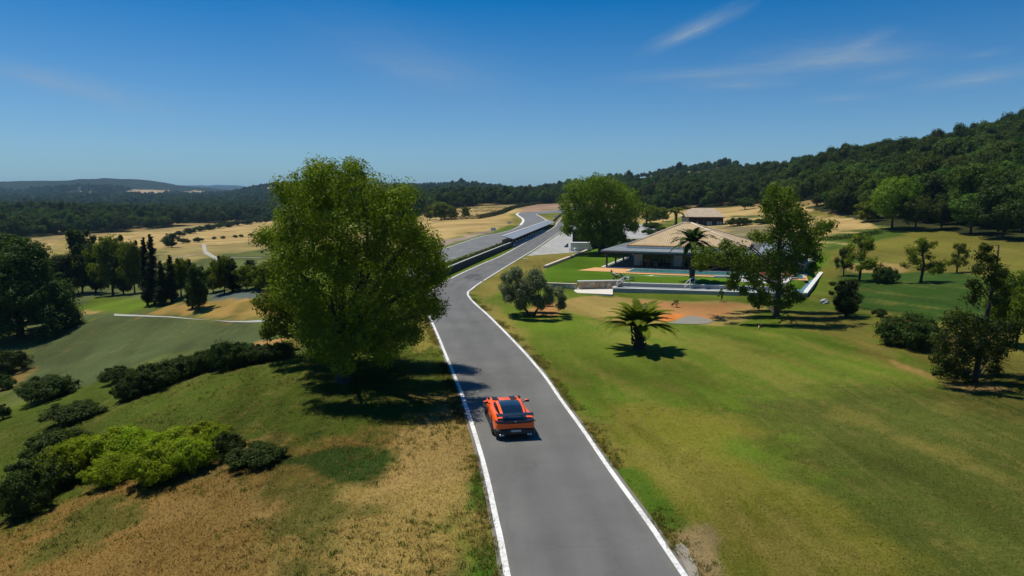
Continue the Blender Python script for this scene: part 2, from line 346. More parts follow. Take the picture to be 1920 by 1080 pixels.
# ------------------------------------------------------------------ ground: one height sheet to the horizon
def world_poly(pts, dz=0.0):
    return [tuple(hit(x, y, dz))[:2] for x, y in pts]
LAWN = (.080, .122, .012); LAWN_DK = (.046, .070, .013); LAWN_BR = (.064, .125, .008); MEADOW = (.118, .112, .020)
BANK = (.160, .096, .026); STRAW = (.33, .235, .078); STRAW2 = (.36, .255, .105); GREYG = (.066, .084, .032); GRAV = (.27, .205, .165)
SOIL = (.34, .165, .065); WOOD = (.028, .034, .012); DRYG = (.20, .165, .045); GREY = (.21, .20, .18); BANKG = (.062, .088, .012)
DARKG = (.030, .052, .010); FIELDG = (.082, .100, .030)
ZONES = [   # outline in the photograph -> outline on the ground, colour, dryness, ragged edge in m
    ('px', [(-900, 1400), (-900, 560), (-100, 600), (60, 560), (560, 640), (640, 640), (800, 590), (960, 1100), (960, 1400)], BANKG, .18, 1.0),
    # valley floor, fields
    ('px', [(-700, 660), (-300, 470), (40, 455), (520, 470), (560, 640), (480, 660), (300, 690), (120, 730), (0, 760)], FIELDG, .25, 2),
    ('px', [(60, 452), (215, 438), (330, 432), (480, 415), (530, 414), (530, 470), (380, 462), (300, 470), (200, 470), (60, 480)], STRAW2, .55, 2),
    ('px', [(296, 466), (380, 462), (530, 444), (530, 480), (400, 492), (300, 494)], (.22, .175, .065), .4, 1),
    ('px', [(400, 478), (530, 462), (530, 500), (300, 506)], FIELDG, .2, 1),
    ('px', [(60, 480), (140, 440), (150, 480), (120, 500)], DRYG, .4, 2),
    ('px', [(215, 588), (494, 601), (540, 640), (500, 652), (400, 650), (300, 668), (250, 690), (130, 735), (30, 720), (60, 660), (100, 620)], GREYG, .12, .6),
    ('px', [(75, 556), (190, 542), (205, 553), (120, 590), (215, 588), (100, 620), (70, 600)], GREYG, .15, .4),
    ('px', [(390, 552), (560, 545), (560, 566), (395, 566)], (.085, .11, .10), .05, .4),
    ('px', [(120, 588), (190, 556), (275, 558), (300, 580), (215, 586)], LAWN, .15, .6),
    ('px', [(275, 590), (320, 572), (385, 566), (540, 562), (540, 598), (340, 594)], (.30, .19, .055), .6, .8),
    ('px', [(120, 586), (165, 580), (190, 588), (140, 590)], (.27, .18, .07), .6, .5),
    ('px', [(455, 655), (480, 640), (540, 632), (600, 640), (540, 655)], (.30, .17, .06), .5, .5),
    ('px', [(-500, 690), (10, 700), (60, 690), (70, 700), (0, 740), (-400, 760)], (.16, .11, .035), .5, .8),
    # dry bank at lower left
    ('px', [(-900, 1500), (-900, 1000), (0, 985), (120, 930), (250, 900), (360, 872), (430, 850), (520, 800), (640, 800), (760, 790), (840, 755), (870, 780), (1000, 1200), (980, 1500)], BANK, .5, 6),
    ('px', [(420, 1400), (480, 1010), (560, 930), (700, 880), (790, 790), (850, 745), (872, 790), (905, 900), (940, 1090), (960, 1400)], (.235, .17, .05), .6, 4),
    ('px', [(380, 905), (330, 890), (440, 830), (560, 800), (560, 850), (450, 875)], (.15, .11, .03), .5, .8),
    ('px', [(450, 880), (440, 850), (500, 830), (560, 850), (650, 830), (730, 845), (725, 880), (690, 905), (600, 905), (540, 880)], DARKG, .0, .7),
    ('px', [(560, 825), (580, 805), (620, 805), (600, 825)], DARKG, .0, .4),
    ('px', [(876, 960), (880, 920), (897, 885), (908, 900), (918, 953)], (.035, .085, .008), .0, .3),
    ('px', [(868, 1100), (880, 1040), (915, 1010), (926, 1020), (945, 1100)], (.038, .09, .008), .05, .4),
    # between the tree and the road
    ('px', [(780, 660), (790, 560), (815, 535), (800, 600), (826, 650)], (.17, .15, .03), .4, .5),
    ('px', [(800, 545), (960, 462), (965, 466), (826, 535), (806, 560)], (.062, .11, .010), .3, .25),
    # track side: field, gravel trap, verge
    ('px', [(700, 480), (720, 440), (775, 392), (960, 388), (985, 395), (990, 400), (950, 405), (975, 420), (820, 455), (760, 470)], STRAW2, .55, 1.5),
    ('px', [(760, 470), (825, 452), (900, 437), (925, 432), (930, 436), (825, 468), (790, 485)], GRAV, .1, .5),
    ('px', [(800, 482), (826, 462), (930, 434), (958, 420), (978, 418), (960, 430), (866, 455), (830, 468)], (.065, .115, .012), .35, .4),
    ('px', [(950, 405), (972, 398), (980, 408), (982, 416), (958, 424)], (.12, .13, .025), .5, .6),
    ('px', [(938, 402), (953, 404), (962, 416), (952, 421)], STRAW, .6, .5),
    ('px', [(975, 399), (985, 389), (1010, 382), (1064, 381), (1070, 384), (1040, 394), (1005, 398)], (.26, .17, .115), .1, .6),
    ('px', [(1005, 398), (1040, 393), (1068, 383), (1070, 388), (1042, 395)], DRYG, .4, .6),
    ('px', [(1006, 401), (1055, 396), (1056, 402), (1035, 416), (1028, 418)], (.11, .13, .025), .4, .5),
    # the lawns on the right
    ('px', [(880, 560), (878, 545), (930, 510), (990, 478), (1080, 474), (1095, 470), (1020, 505), (1024, 535), (1090, 545), (1545, 575), (1620, 590), (1670, 650), (1740, 700), (1960, 730), (2700, 800), (2700, 1500), (1500, 1500), (1300, 1120), (1020, 700)], LAWN, .22, .8),
    ('px', [(880, 560), (878, 545), (930, 510), (990, 478), (1080, 474), (1090, 476), (1060, 495), (960, 530), (930, 560), (960, 610), (1060, 730), (1180, 880), (1300, 1040), (1330, 1120), (1270, 1100), (1020, 700)], (.155, .135, .030), .42, .8),
    ('px', [(1500, 730), (1920, 740), (2700, 800), (2700, 1500), (1560, 1500), (1480, 1000), (1420, 850)], (.062, .078, .014), .24, 9),
    ('px', [(1180, 760), (1330, 800), (1480, 930), (1560, 1100), (1400, 1100), (1230, 900)], (.120, .122, .016), .30, 6),
    ('px', [(1225, 985), (1150, 880), (1190, 880), (1270, 960), (1290, 1000)], (.055, .10, .010), .12, .5),
    ('px', [(1000, 640), (1300, 620), (1560, 640), (1650, 700), (1400, 720), (1150, 730)], (.088, .125, .014), .16, 2),
    ('px', [(1545, 575), (1620, 590), (1670, 650), (1740, 700), (1690, 700), (1560, 640), (1450, 600)], (.125, .118, .022), .3, 1),
    ('px', [(1645, 660), (1660, 670), (1750, 700), (1745, 712), (1690, 690)], (.27, .17, .06), .6, .4),
    ('px', [(1740, 700), (1880, 720), (1900, 735), (1800, 735)], (.24, .15, .06), .6, .5),
    ('px', [(1262, 1010), (1300, 990), (1324, 985), (1338, 1010), (1350, 1100), (1290, 1110)], (.22, .165, .085), .5, .35),
    # right meadow and dark green lawn
    ('px', [(1545, 470), (1600, 435), (1750, 418), (1900, 428), (2600, 420), (2600, 760), (1960, 735), (1740, 705), (1660, 650), (1600, 590), (1545, 570)], MEADOW, .30, 1),
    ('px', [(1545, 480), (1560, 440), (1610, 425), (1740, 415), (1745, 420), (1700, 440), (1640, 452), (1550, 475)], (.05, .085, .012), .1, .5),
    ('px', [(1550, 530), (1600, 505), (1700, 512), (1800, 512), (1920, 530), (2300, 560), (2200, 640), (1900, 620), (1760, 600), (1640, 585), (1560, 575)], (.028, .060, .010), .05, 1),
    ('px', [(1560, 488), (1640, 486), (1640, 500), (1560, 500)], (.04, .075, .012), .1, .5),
    ('px', [(1600, 512), (1580, 498), (1640, 490), (1700, 500), (1690, 512)], (.24, .17, .06), .4, .4),
    # terrace garden
    ('w', TERRACE, LAWN_BR, .04, .05),
    # red earth in front of the terrace
    ('px', [(1060, 556), (1150, 556), (1350, 566), (1430, 572), (1400, 600), (1330, 608), (1260, 602), (1240, 606), (1150, 600), (1080, 590), (1040, 575)], (.26, .19, .06), .5, .7),
    ('px', [(1170, 562), (1380, 572), (1370, 590), (1330, 597), (1265, 597), (1240, 588), (1200, 575)], SOIL, .35, .9),
    ('px', [(1230, 590), (1275, 588), (1270, 600), (1240, 604)], (.46, .15, .04), .0, .3),
    ('px', [(1100, 560), (1190, 560), (1200, 572), (1130, 575)], (.22, .17, .05), .6, .5),
    ('px', [(990, 585), (1000, 570), (1045, 572), (1060, 582), (1030, 590)], SOIL, .2, .5),
    # behind the house: fields and yard
    ('px', [(1200, 428), (1205, 384), (1300, 376), (1500, 372), (1660, 384), (1645, 425), (1560, 440), (1500, 470), (1420, 470), (1390, 440)], STRAW2, .4, 1),
    ('px', [(1340, 424), (1480, 424), (1500, 470), (1400, 460)], (.19, .165, .085), .3, 1),
    ('px', [(1500, 396), (1640, 398), (1640, 408), (1500, 404)], MEADOW, .25, 1),
    ('px', [(1375, 404), (1500, 404), (1500, 408), (1375, 408)], FIELDG, .1, .4),
    ('px', [(1375, 413), (1500, 412), (1500, 420), (1375, 420)], FIELDG, .1, .4),
    ('px', [(1190, 430), (1285, 405), (1290, 425), (1245, 433), (1200, 436)], (.10, .12, .02), .2, .4),
]
FAR_SPOTS = [[(100, 364), (135, 358), (160, 362), (120, 369)], [(225, 364), (260, 355), (310, 356), (330, 362), (270, 368)], [(490, 356), (525, 350), (540, 354), (500, 359)], [(765, 352), (795, 346), (800, 350), (775, 354)], [(330, 362), (372, 357), (400, 360), (350, 366)]]
def ymin_wood(px):      # where the woods begin, by bearing
    return np.interp(px, [-500, 0, 150, 240, 330, 420, 520, 700, 770, 800, 880, 960, 1060, 1180, 1215, 1300, 1440, 1500, 1560, 1640, 1700, 1800, 1920, 2300],
                     [260, 330, 400, 425, 490, 560, 600, 430, 350, 430, 470, 500, 515, 430, 300, 330, 285, 245, 198, 160, 150, 136, 120, 100])
# fan of rows and columns: fine near the camera, coarse far away
rows = list(np.arange(-40, 10, 1.0)) + list(np.arange(10, 90, .4)); yv = 90.0
while yv < 12500: rows.append(yv); yv += max(.4, yv * .0072)
rows = np.array(rows); ncol = 720; us = np.linspace(-1.3, 1.3, ncol)
GX = (rows[:, None] + 80) * us[None, :]; GY = np.repeat(rows[:, None], ncol, 1)
GX = GX.ravel(); GY = GY.ravel(); GZ = H(GX, GY)
def ground_colour(x, y):
    n1 = fbm(x * .22, y * .22, 5, 3) - .5; xr = x * .95 + y * .3; yr = y * .95 - x * .3; n3 = fbm(xr * .5, yr * .09, 4, 9) - .5; n4 = fbm(x * 1.3, y * 1.3, 3, 13) - .5
    c = np.empty((len(x), 3)); c[:] = LAWN; dry = np.full(len(x), .2); fy = sstep(y, 200, 300)[:, None]; c = c * (1 - fy) + np.array((.21, .165, .07)) * fy
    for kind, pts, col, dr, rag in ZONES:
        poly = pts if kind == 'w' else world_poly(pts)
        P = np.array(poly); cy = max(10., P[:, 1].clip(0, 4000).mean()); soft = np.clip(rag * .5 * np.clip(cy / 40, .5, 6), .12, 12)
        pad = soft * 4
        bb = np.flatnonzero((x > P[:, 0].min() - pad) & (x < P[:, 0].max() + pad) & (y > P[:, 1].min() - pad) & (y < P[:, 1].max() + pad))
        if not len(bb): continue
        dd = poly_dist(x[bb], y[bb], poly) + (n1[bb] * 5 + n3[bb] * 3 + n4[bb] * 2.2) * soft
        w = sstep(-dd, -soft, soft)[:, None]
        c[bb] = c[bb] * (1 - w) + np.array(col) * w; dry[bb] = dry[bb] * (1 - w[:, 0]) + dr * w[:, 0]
    # natural wear: green patches in the dry bank, yellow mowing streaks on the lawn
    lft = np.interp(y, LEFT_EDGE[:, 0], LEFT_EDGE[:, 1]) - x; near = sstep(y, 95, 60)
    d1 = fbm(xr * .34 + 5, yr * .15, 5, 41); d2 = fbm(x * .9, y * .9, 4, 43)
    w = (sstep(d1 * .7 + d2 * .3, .47, .57) * sstep(dry, .38, .5) * (lft > 0) * near * .85)[:, None]
    c = c * (1 - w) + np.array((.062, .072, .014)) * w; dry = dry * (1 - .6 * w[:, 0])
    w = (sstep(fbm(x * .3 + 9, y * .3, 4, 47), .55, .66) * sstep(dry, .38, .5) * (lft > 0) * sstep(lft, 16, 6) * near * .6)[:, None]
    c = c * (1 - w) + np.array((.30, .20, .075)) * w
    w = (sstep(fbm(xr * .75, yr * .05, 5, 51) * .7 + fbm(x * .5, y * .5, 4, 53) * .3, .50, .64) * sstep(lft, -5, -7) * near * (x < 60) * .40)[:, None]
    c = c * (1 - w) + np.array((.185, .155, .036)) * w
    w = (sstep(fbm(xr * .6 + 40, yr * .08, 5, 57), .54, .66) * near * (np.abs(lft) > 0) * .4)[:, None]
    c = c * (1 - w * .5)
    px = 960 + FPX * x / np.maximum(y, 1)
    w = (y > ymin_wood(px) - 8) & (y > 90)
    far = sstep(y, 1500, 2600)[:, None]
    patch = sstep(fbm(x * .012 + 3, y * .012, 4, 71), .54, .60)[:, None] * (sstep(y, 650, 800) * sstep(y, 2600, 1800))[:, None]
    cw = np.array(WOOD) * (1 - far) + np.array((.017, .028, .018)) * far
    cw = cw * (1 - patch) + np.array((.20, .145, .075)) * patch
    op = (sstep(y, 600, 680) * sstep(y, 1700, 1400) * sstep(px, 940, 1020) * sstep(px, 1490, 1450))[:, None]; cw = cw * (1 - op) + np.array((.120, .110, .055)) * op
    q2 = op[:, 0] * sstep(fbm(x * .02, y * .02, 4, 72), .50, .58); cw = cw * (1 - q2[:, None]) + np.array((.32, .22, .125)) * q2[:, None]
    tan = (sstep(fbm(x * .05, y * .05, 3, 77), .52, .6) * sstep(y, 700, 550) * (y - ymin_wood(px) < 90))[:, None]
    cw = cw * (1 - tan) + np.array((.22, .15, .06)) * tan
    c[w] = cw[w]; dry[w] = .05
    for pts in FAR_SPOTS:
        poly = world_poly(pts); q = in_poly(x + (fbm(x * .01, y * .01, 3, 61) - .5) * 160, y, poly)
        c[q] = (.30, .22, .13)
    c *= (1 + (fbm(x * .10, y * .10, 5, 21) - .5) * 1.1)[:, None]
    return c, dry
GC, GD = ground_colour(GX, GY)
me = bpy.data.meshes.new('ground'); nr = len(rows); nv = nr * ncol
me.vertices.add(nv); me.vertices.foreach_set('co', np.stack([GX, GY, GZ], 1).astype(np.float32).ravel())
i = (np.arange(nr - 1)[:, None] * ncol + np.arange(ncol - 1)[None, :]).ravel()
quads = np.stack([i, i + 1, i + ncol + 1, i + ncol], 1)
me.loops.add(quads.size); me.loops.foreach_set('vertex_index', quads.ravel().astype(np.int32))
me.polygons.add(len(quads)); me.polygons.foreach_set('loop_start', (np.arange(len(quads)) * 4).astype(np.int32))
me.polygons.foreach_set('use_smooth', np.ones(len(quads), bool)); me.update()
ca = me.color_attributes.new('zone', 'FLOAT_COLOR', 'POINT')
ca.data.foreach_set('color', np.concatenate([GC, np.ones((nv, 1))], 1).astype(np.float32).ravel())
da = me.attributes.new('dry', 'FLOAT', 'POINT'); da.data.foreach_set('value', GD.astype(np.float32))

m, nt, out = material('turf')
b = nt.new('ShaderNodeBsdfPrincipled', i_Roughness=.9); b.inputs['Specular IOR Level'].default_value = .02
zone = nt.new('ShaderNodeAttribute', attribute_name='zone').outputs['Color']
dry = nt.new('ShaderNodeAttribute', attribute_name='dry').outputs['Fac']
tc = nt.new('ShaderNodeTexCoord').outputs['Object']
mow = nt.new('ShaderNodeMapping'); nt.l.new(tc, mow.inputs[0]); mow.inputs['Rotation'].default_value = (0, 0, rad(-20)); mow.inputs['Scale'].default_value = (1.9, .07, .3)
streak = nt.noise(mow.outputs[0], 1.0, 5, .6)
nf = nt.noise(tc, 9.0, 5, .7); nm = nt.noise(tc, 1.3, 5, .6); nl = nt.noise(tc, .16, 4, .55)
mixn = nt.math('ADD', nt.math('ADD', nt.math('MULTIPLY', nf, .34), nt.math('MULTIPLY', nm, .26)), nt.math('ADD', nt.math('MULTIPLY', nl, .16), nt.math('MULTIPLY', streak, .34)))
dm = nt.math('ADD', dry, nt.math('MULTIPLY', nt.math('SUBTRACT', mixn, .55), 5.2))
dm = nt.ramp(dm, .22, .78)
straw = nt.mix(nf, (.30, .215, .070), (.21, .155, .05))
strawz = nt.mix(.5, zone, straw)
c1 = nt.mix(nt.math('MULTIPLY', dm, .62), zone, strawz)
grain = nt.math('ADD', .0, nt.math('MULTIPLY', nt.math('ADD', nt.math('MULTIPLY', nt.noise(tc, 16, 4, .8), .6), nt.math('MULTIPLY', nt.noise(tc, 4.5, 4, .7), .4)), 2.0))
gc = nt.new('ShaderNodeCombineColor'); [nt.l.new(grain, gc.inputs[k]) for k in range(3)]
c2 = nt.mix(nt.math('SUBTRACT', 1.0, nt.math('MULTIPLY', dm, .45)), c1, gc.outputs[0], 'MULTIPLY')
nt.l.new(c2, b.inputs['Base Color'])
bp = nt.new('ShaderNodeBump', i_Strength=.8, i_Distance=.1); nt.l.new(nt.math('ADD', nt.math('MULTIPLY', nf, .6), nm), bp.inputs['Height']); nt.l.new(bp.outputs[0], b.inputs['Normal'])
nt.l.new(b.outputs[0], out.inputs[0])
ground = link_mesh('ground', me, m); tag(ground, kind='structure', label='grassy ground with fields, lawns, dry banks and wooded hills')

# ------------------------------------------------------------------ roads as thin sheets laid on the ground
def spline(pts, n):
    P = [Vector(p) for p in pts]; P = [P[0] * 2 - P[1]] + P + [P[-1] * 2 - P[-2]]; o = []
    for i in range(1, len(P) - 2):
        for k in range(n):
            t = k / n; p0, p1, p2, p3 = P[i - 1:i + 3]
            o.append(.5 * ((2 * p1) + (p2 - p0) * t + (2 * p0 - 5 * p1 + 4 * p2 - p3) * t * t + (3 * p1 - p0 - 3 * p2 + p3) * t ** 3))
    return o + [P[-2]]
def sheet(name, poly, mat, dz, res, label=None, zf=None):
    poly = [(p[0], p[1]) for p in poly]; n = len(poly); V = []; E = []
    for i in range(n):
        a = poly[i]; c = poly[(i + 1) % n]; L = math.hypot(c[0] - a[0], c[1] - a[1]); k = max(1, int(L / res))
        for j in range(k): V.append(Vector((a[0] + (c[0] - a[0]) * j / k, a[1] + (c[1] - a[1]) * j / k)))
    nb = len(V); E = [(i, (i + 1) % nb) for i in range(nb)]
    P = np.array(poly); xs = np.arange(P[:, 0].min(), P[:, 0].max(), res); ys = np.arange(P[:, 1].min(), P[:, 1].max(), res)
    X, Y = [a.ravel() for a in np.meshgrid(xs, ys)]
    q = poly_dist(X, Y, poly) < -res * .4
    V += [Vector((a, c)) for a, c in zip(X[q], Y[q])]
    r = delaunay_2d_cdt(V, E, [list(range(nb))], 1, 1e-4)
    vx = np.array([v[:] for v in r[0]]); z = (H(vx[:, 0], vx[:, 1]) if zf is None else zf(vx[:, 0], vx[:, 1])) + dz
    me = bpy.data.meshes.new(name); me.from_pydata([(a[0], a[1], float(c)) for a, c in zip(vx, z)], [], [list(f) for f in r[2]]); me.update()
    o = link_mesh(name, me, mat); me.polygons.foreach_set('use_smooth', [True] * len(me.polygons))
    return tag(o, label, kind='structure')
def line(name, pts, width, mat, parent=None, dz=.03, side=0):
    """a painted line along a ground polyline"""
    pts = [Vector((p[0], p[1])) for p in pts]; V = []; F = []
    for i, p in enumerate(pts):
        t = (pts[min(i + 1, len(pts) - 1)] - pts[max(i - 1, 0)]).normalized(); nrm = Vector((-t.y, t.x))
        for s in (-.5, .5):
            q = p + nrm * (s + side * .5) * width; V.append((q.x, q.y, zat(q.x, q.y) + dz))
    for i in range(len(pts) - 1): F.append((2 * i, 2 * i + 2, 2 * i + 3, 2 * i + 1))
    me = bpy.data.meshes.new(name); me.from_pydata(V, [], F); me.update()
    return link_mesh(name, me, mat, parent)

def asphalt(name, base, tint=.0):
    m, nt, out = material(name)
    b = nt.new('ShaderNodeBsdfPrincipled', i_Roughness=.82); b.inputs['Specular IOR Level'].default_value = .25
    tc = nt.new('ShaderNodeTexCoord').outputs['Object']
    mp = nt.new('ShaderNodeMapping'); nt.l.new(tc, mp.inputs[0]); mp.inputs['Rotation'].default_value = (0, 0, rad(6)); mp.inputs['Scale'].default_value = (1, .08, 1)
    st = nt.noise(mp.outputs[0], 1.0, 5, .6); nl = nt.noise(tc, .22, 4, .6); ng = nt.noise(tc, 40, 2, .8)
    blot = nt.ramp(nt.noise(tc, .55, 5, .6), .58, .72)
    f = nt.math('ADD', nt.math('MULTIPLY', st, .45), nt.math('ADD', nt.math('MULTIPLY', nl, .75), nt.math('MULTIPLY', ng, .3)))
    c = nt.mix(nt.ramp(f, .45, 1.05), [k * .72 for k in base], [k * 1.34 for k in base])
    c = nt.mix(nt.math('MULTIPLY', blot, .22), c, [k * 1.5 for k in base])
    speck = nt.ramp(nt.noise(tc, 14, 3, .6), .73, .78)
    c = nt.mix(nt.math('MULTIPLY', speck, .5), c, (.22, .21, .18))
    if tint:
        ac = nt.new('ShaderNodeAttribute', attribute_name='across').outputs['Fac']
        wob = nt.math('ADD', ac, nt.math('MULTIPLY', nt.math('SUBTRACT', nt.noise(tc, .08, 3), .5), .16))
        tr = nt.math('ADD', nt.ramp(nt.math('ABSOLUTE', nt.math('SUBTRACT', wob, .34)), .12, .02), nt.ramp(nt.math('ABSOLUTE', nt.math('SUBTRACT', wob, .66)), .12, .02))
        c = nt.mix(nt.math('MULTIPLY', tr, .20), c, [k * .55 for k in base])
        ed = nt.ramp(nt.math('ADD', nt.math('ABSOLUTE', nt.math('SUBTRACT', ac, .5)), nt.math('MULTIPLY', nt.math('SUBTRACT', nt.noise(tc, 1.1, 5, .7), .5), .16)), .40, .50)
        c = nt.mix(nt.math('MULTIPLY', ed, .5), c, (.21, .185, .14))
        vo = nt.new('ShaderNodeTexVoronoi', i_Scale=.3); vo.feature = 'DISTANCE_TO_EDGE'
        vm = nt.new('ShaderNodeVectorMath'); vm.operation = 'ADD'; nn_ = nt.new('ShaderNodeTexNoise', i_Scale=.9, i_Detail=4); nt.l.new(tc, nn_.inputs[0]); sc_ = nt.new('ShaderNodeVectorMath'); sc_.operation = 'SCALE'; sc_.inputs['Scale'].default_value = 1.6; nt.l.new(nn_.outputs['Color'], sc_.inputs[0]); nt.l.new(tc, vm.inputs[0]); nt.l.new(sc_.outputs[0], vm.inputs[1]); nt.l.new(vm.outputs[0], vo.inputs[0])
        ck = nt.math('MULTIPLY', nt.ramp(vo.outputs[0], .012, .003), nt.ramp(nt.noise(tc, .15, 3), .45, .6))
        c = nt.mix(nt.math('MULTIPLY', ck, .3), c, (.05, .05, .05))
    nt.l.new(c, b.inputs['Base Color'])
    bp = nt.new('ShaderNodeBump', i_Strength=.25, i_Distance=.01); nt.l.new(ng, bp.inputs['Height']); nt.l.new(bp.outputs[0], b.inputs['Normal'])
    nt.l.new(b.outputs[0], out.inputs[0]); return m
M_ROAD = asphalt('road_asphalt', (.117, .116, .111), 1); M_TRACK = asphalt('track_asphalt', (.135, .137, .135)); M_YARD = asphalt('yard_paving', (.30, .295, .28))
def paint_material(name, col):
    m, nt, out = material(name); b = nt.new('ShaderNodeBsdfPrincipled', i_Roughness=.7)
    tc = nt.new('ShaderNodeTexCoord').outputs['Object']
    w = nt.ramp(nt.math('ADD', nt.math('MULTIPLY', nt.noise(tc, 7, 6, .7), .6), nt.math('MULTIPLY', nt.noise(tc, .6, 3), .4)), .36, .56)
    nt.l.new(nt.mix(w, [k * .55 for k in col], col), b.inputs['Base Color']); nt.l.new(b.outputs[0], out.inputs[0]); return m
M_LINE = paint_material('worn_white_paint', (.72, .72, .70))

def wpts(px, dz=.02): return [hit(x, y, dz).xy for x, y in px]
Lpx = [(945, 1080), (925, 975), (906, 885), (886, 812), (861, 735), (843, 690), (821, 635), (803, 590), (799, 565), (806, 548), (821, 535), (850, 519), (900, 496), (940, 479), (976, 459.5), (1011, 440), (1038, 426)]
Rpx = [(1290, 1080), (1225, 985), (1148, 880), (1097, 806), (1055, 749), (1020, 700), (972, 646), (918, 592), (888, 565), (878.5, 550), (887, 541), (908, 526), (956, 496), (984, 479), (1012, 461.5), (1036, 444.5), (1058, 430.5)]
Lw = wpts(Lpx); Rw = wpts(Rpx)
Lw = [Vector((8.6, -34)), Vector((1.7, 0))] + Lw; Rw = [Vector((14.2, -34)), Vector((7.2, 0))] + Rw
Lw += [Vector(hit(1047, 415).xy), Vector(hit(1066, 400).xy), Vector(hit(1100, 393).xy)]; Rw += [Vector(hit(1085, 416).xy), Vector(hit(1110, 404).xy), Vector(hit(1140, 396).xy)]
Ls = spline([(p.x, p.y, 0) for p in Lw], 12); Rs = spline([(p.x, p.y, 0) for p in Rw], 12)
V = []; F = []; NC = 8
for a, c in zip(Ls, Rs):
    e = (c - a).normalized() * .14
    a2, c2 = a - e, c + e
    for k in range(NC + 1):
        p = a2.lerp(c2, k / NC); V.append((p.x, p.y, 0))
VV = np.array(V); VV[:, 2] = H(VV[:, 0], VV[:, 1]) + .022
for i in range(len(Ls) - 1):
    for k in range(NC): F.append((i * (NC + 1) + k, i * (NC + 1) + k + 1, (i + 1) * (NC + 1) + k + 1, (i + 1) * (NC + 1) + k))
me = bpy.data.meshes.new('road'); me.from_pydata(VV.tolist(), [], F); me.update(); me.polygons.foreach_set('use_smooth', [True] * len(F))
me.attributes.new('across', 'FLOAT', 'POINT').data.foreach_set('value', np.tile(np.arange(NC + 1) / NC, len(Ls)).astype(np.float32))
road = tag(link_mesh('road', me, M_ROAD), 'narrow grey asphalt road with white edge lines', kind='structure')
nL = next(i for i, p in enumerate(Ls) if p.y > 225)
line('road_marking', [p.xy for p in Ls[:nL + 30]], .19, M_LINE, road, .03, -1)
line('road_marking', [p.xy for p in Rs[:13 * 12]], .19, M_LINE, road, .03, 1)
line('road_marking', [p.xy for p in Rs[13 * 12:]], .16, M_LINE, road, .03, 1)
# short cross ticks where the road meets the paved yard
for k in range(8):
    i = 15 * 12 - 4 + k * 4; p = Rs[i]; t = (Rs[i + 1] - Rs[i - 1]).normalized(); nrm = Vector((t.y, -t.x, 0))
    line('road_marking', [(p + nrm * .35).xy, (p + nrm * 1.5).xy], .35, M_LINE, road, .036)
# race track loop beyond the barrier
Tpx = [(770, 498), (830, 466.7), (866, 455), (908, 442), (940, 436), (961, 430), (976, 422), (981, 414.8), (979, 409.5), (969, 402), (974, 399), (1006, 397), (1042, 394), (1064, 387.5), (1120, 384),
       (1120, 393), (1052, 398), (1015, 401), (1006, 401.2), (1021.5, 410.7), (1026.5, 418), (1022, 424), (960, 449), (944, 454), (854, 485), (812, 500), (760, 524)]
Tw = wpts(Tpx)
track = sheet('race_track', Tw, M_TRACK, .03, 4, 'wide grey race track bending away behind the barrier')
line('track_marking', [p.xy for p in spline([(p.x, p.y, 0) for p in Tw[1:8]], 8)], .22, M_LINE, track, .05, -1)
kl = [p.xy for p in spline([(p.x, p.y, 0) for p in Tw[6:11]], 8)]
line('kerb', kl, 1.0, simple('kerb_paint', (.6, .6, .58), .7, .1, 2), track, .07)
line('track_marking', [p.xy for p in spline([(p.x, p.y, 0) for p in wpts([(1005, 401.2), (1021.5, 411), (1026.5, 418.5)])], 6)], .35, M_LINE, track, .05)
line('track_marking', [p.xy for p in spline([(p.x, p.y, 0) for p in wpts([(974, 399), (1006, 397), (1042, 394), (1064, 387.5)])], 6)], .3, M_LINE, track, .05)
line('track_marking', wpts([(820, 483), (854, 483.5)]), .3, M_LINE, track, .05)
# paved yard between the road and the black shed, yard behind the house
yard = sheet('paved_yard', wpts([(988, 479.5), (1002, 471), (1015, 462), (1040, 444), (1060, 430.5), (1085, 418), (1200, 420), (1250, 430), (1240, 445), (1180, 448), (1120, 464), (1098, 470), (1080, 473)]), M_YARD, .026, 3, 'pale paved yard beside the road')
# concrete apron at the lower right edge of the road
apron = sheet('concrete_apron', wpts([(1263, 1026), (1276, 1018), (1288, 1026), (1296, 1046), (1306, 1064), (1314, 1090), (1300, 1102), (1284, 1060)]), simple('worn_concrete', (.23, .205, .165), .9, .25, 5, bump=.4), .03, .5, 'worn concrete apron at the road edge')
soilpath = sheet('service_path', wpts([(1250, 606), (1268, 601), (1286, 594), (1300, 592), (1322, 597), (1340, 602), (1326, 607), (1300, 608), (1272, 607)]), simple('grey_path', (.19, .185, .15), .9, .15, 3), .03, .6, 'grey concrete patch on red earth')
pale = sheet('concrete_strip', wpts([(214, 588.5), (300, 593), (494, 600), (500, 604.5), (400, 601), (214, 592.5)]), simple('pale_concrete', (.30, .31, .27), .9, .12, 1.5), .05, 3, 'pale concrete strip along the grey green field')
M_LANE = simple('pale_lane', (.32, .30, .25), .9, .12, 1)
lane = tag(line('farm_lane', wpts([(320, 484), (345, 481), (382, 474), (402, 484), (440, 483.5), (490, 483)]), 1.1, M_LANE, None, .06), 'pale farm lane crossing the valley field', kind='structure')
lane2 = tag(line('farm_lane', wpts([(382, 458), (384, 471), (404, 484), (404, 494)]), 1.5, M_LANE, None, .09), 'short pale lane running up the valley field', kind='structure')

for pts in ([(869, 521), (878, 515), (893, 513.5), (905, 515), (897, 519), (886, 520.5), (879, 524)], [(890, 524), (902, 519.5), (908, 518), (900, 523), (893, 526.5)]):  # two thin dark sheets of irregular outline laid on the asphalt
    tag(sheet('road_dark_patch', wpts(pts), simple('dark_asphalt', (.052, .054, .055), .8, .3, 1.2), .034, .4, 'dark patch on the asphalt at the bend'), kind='structure')
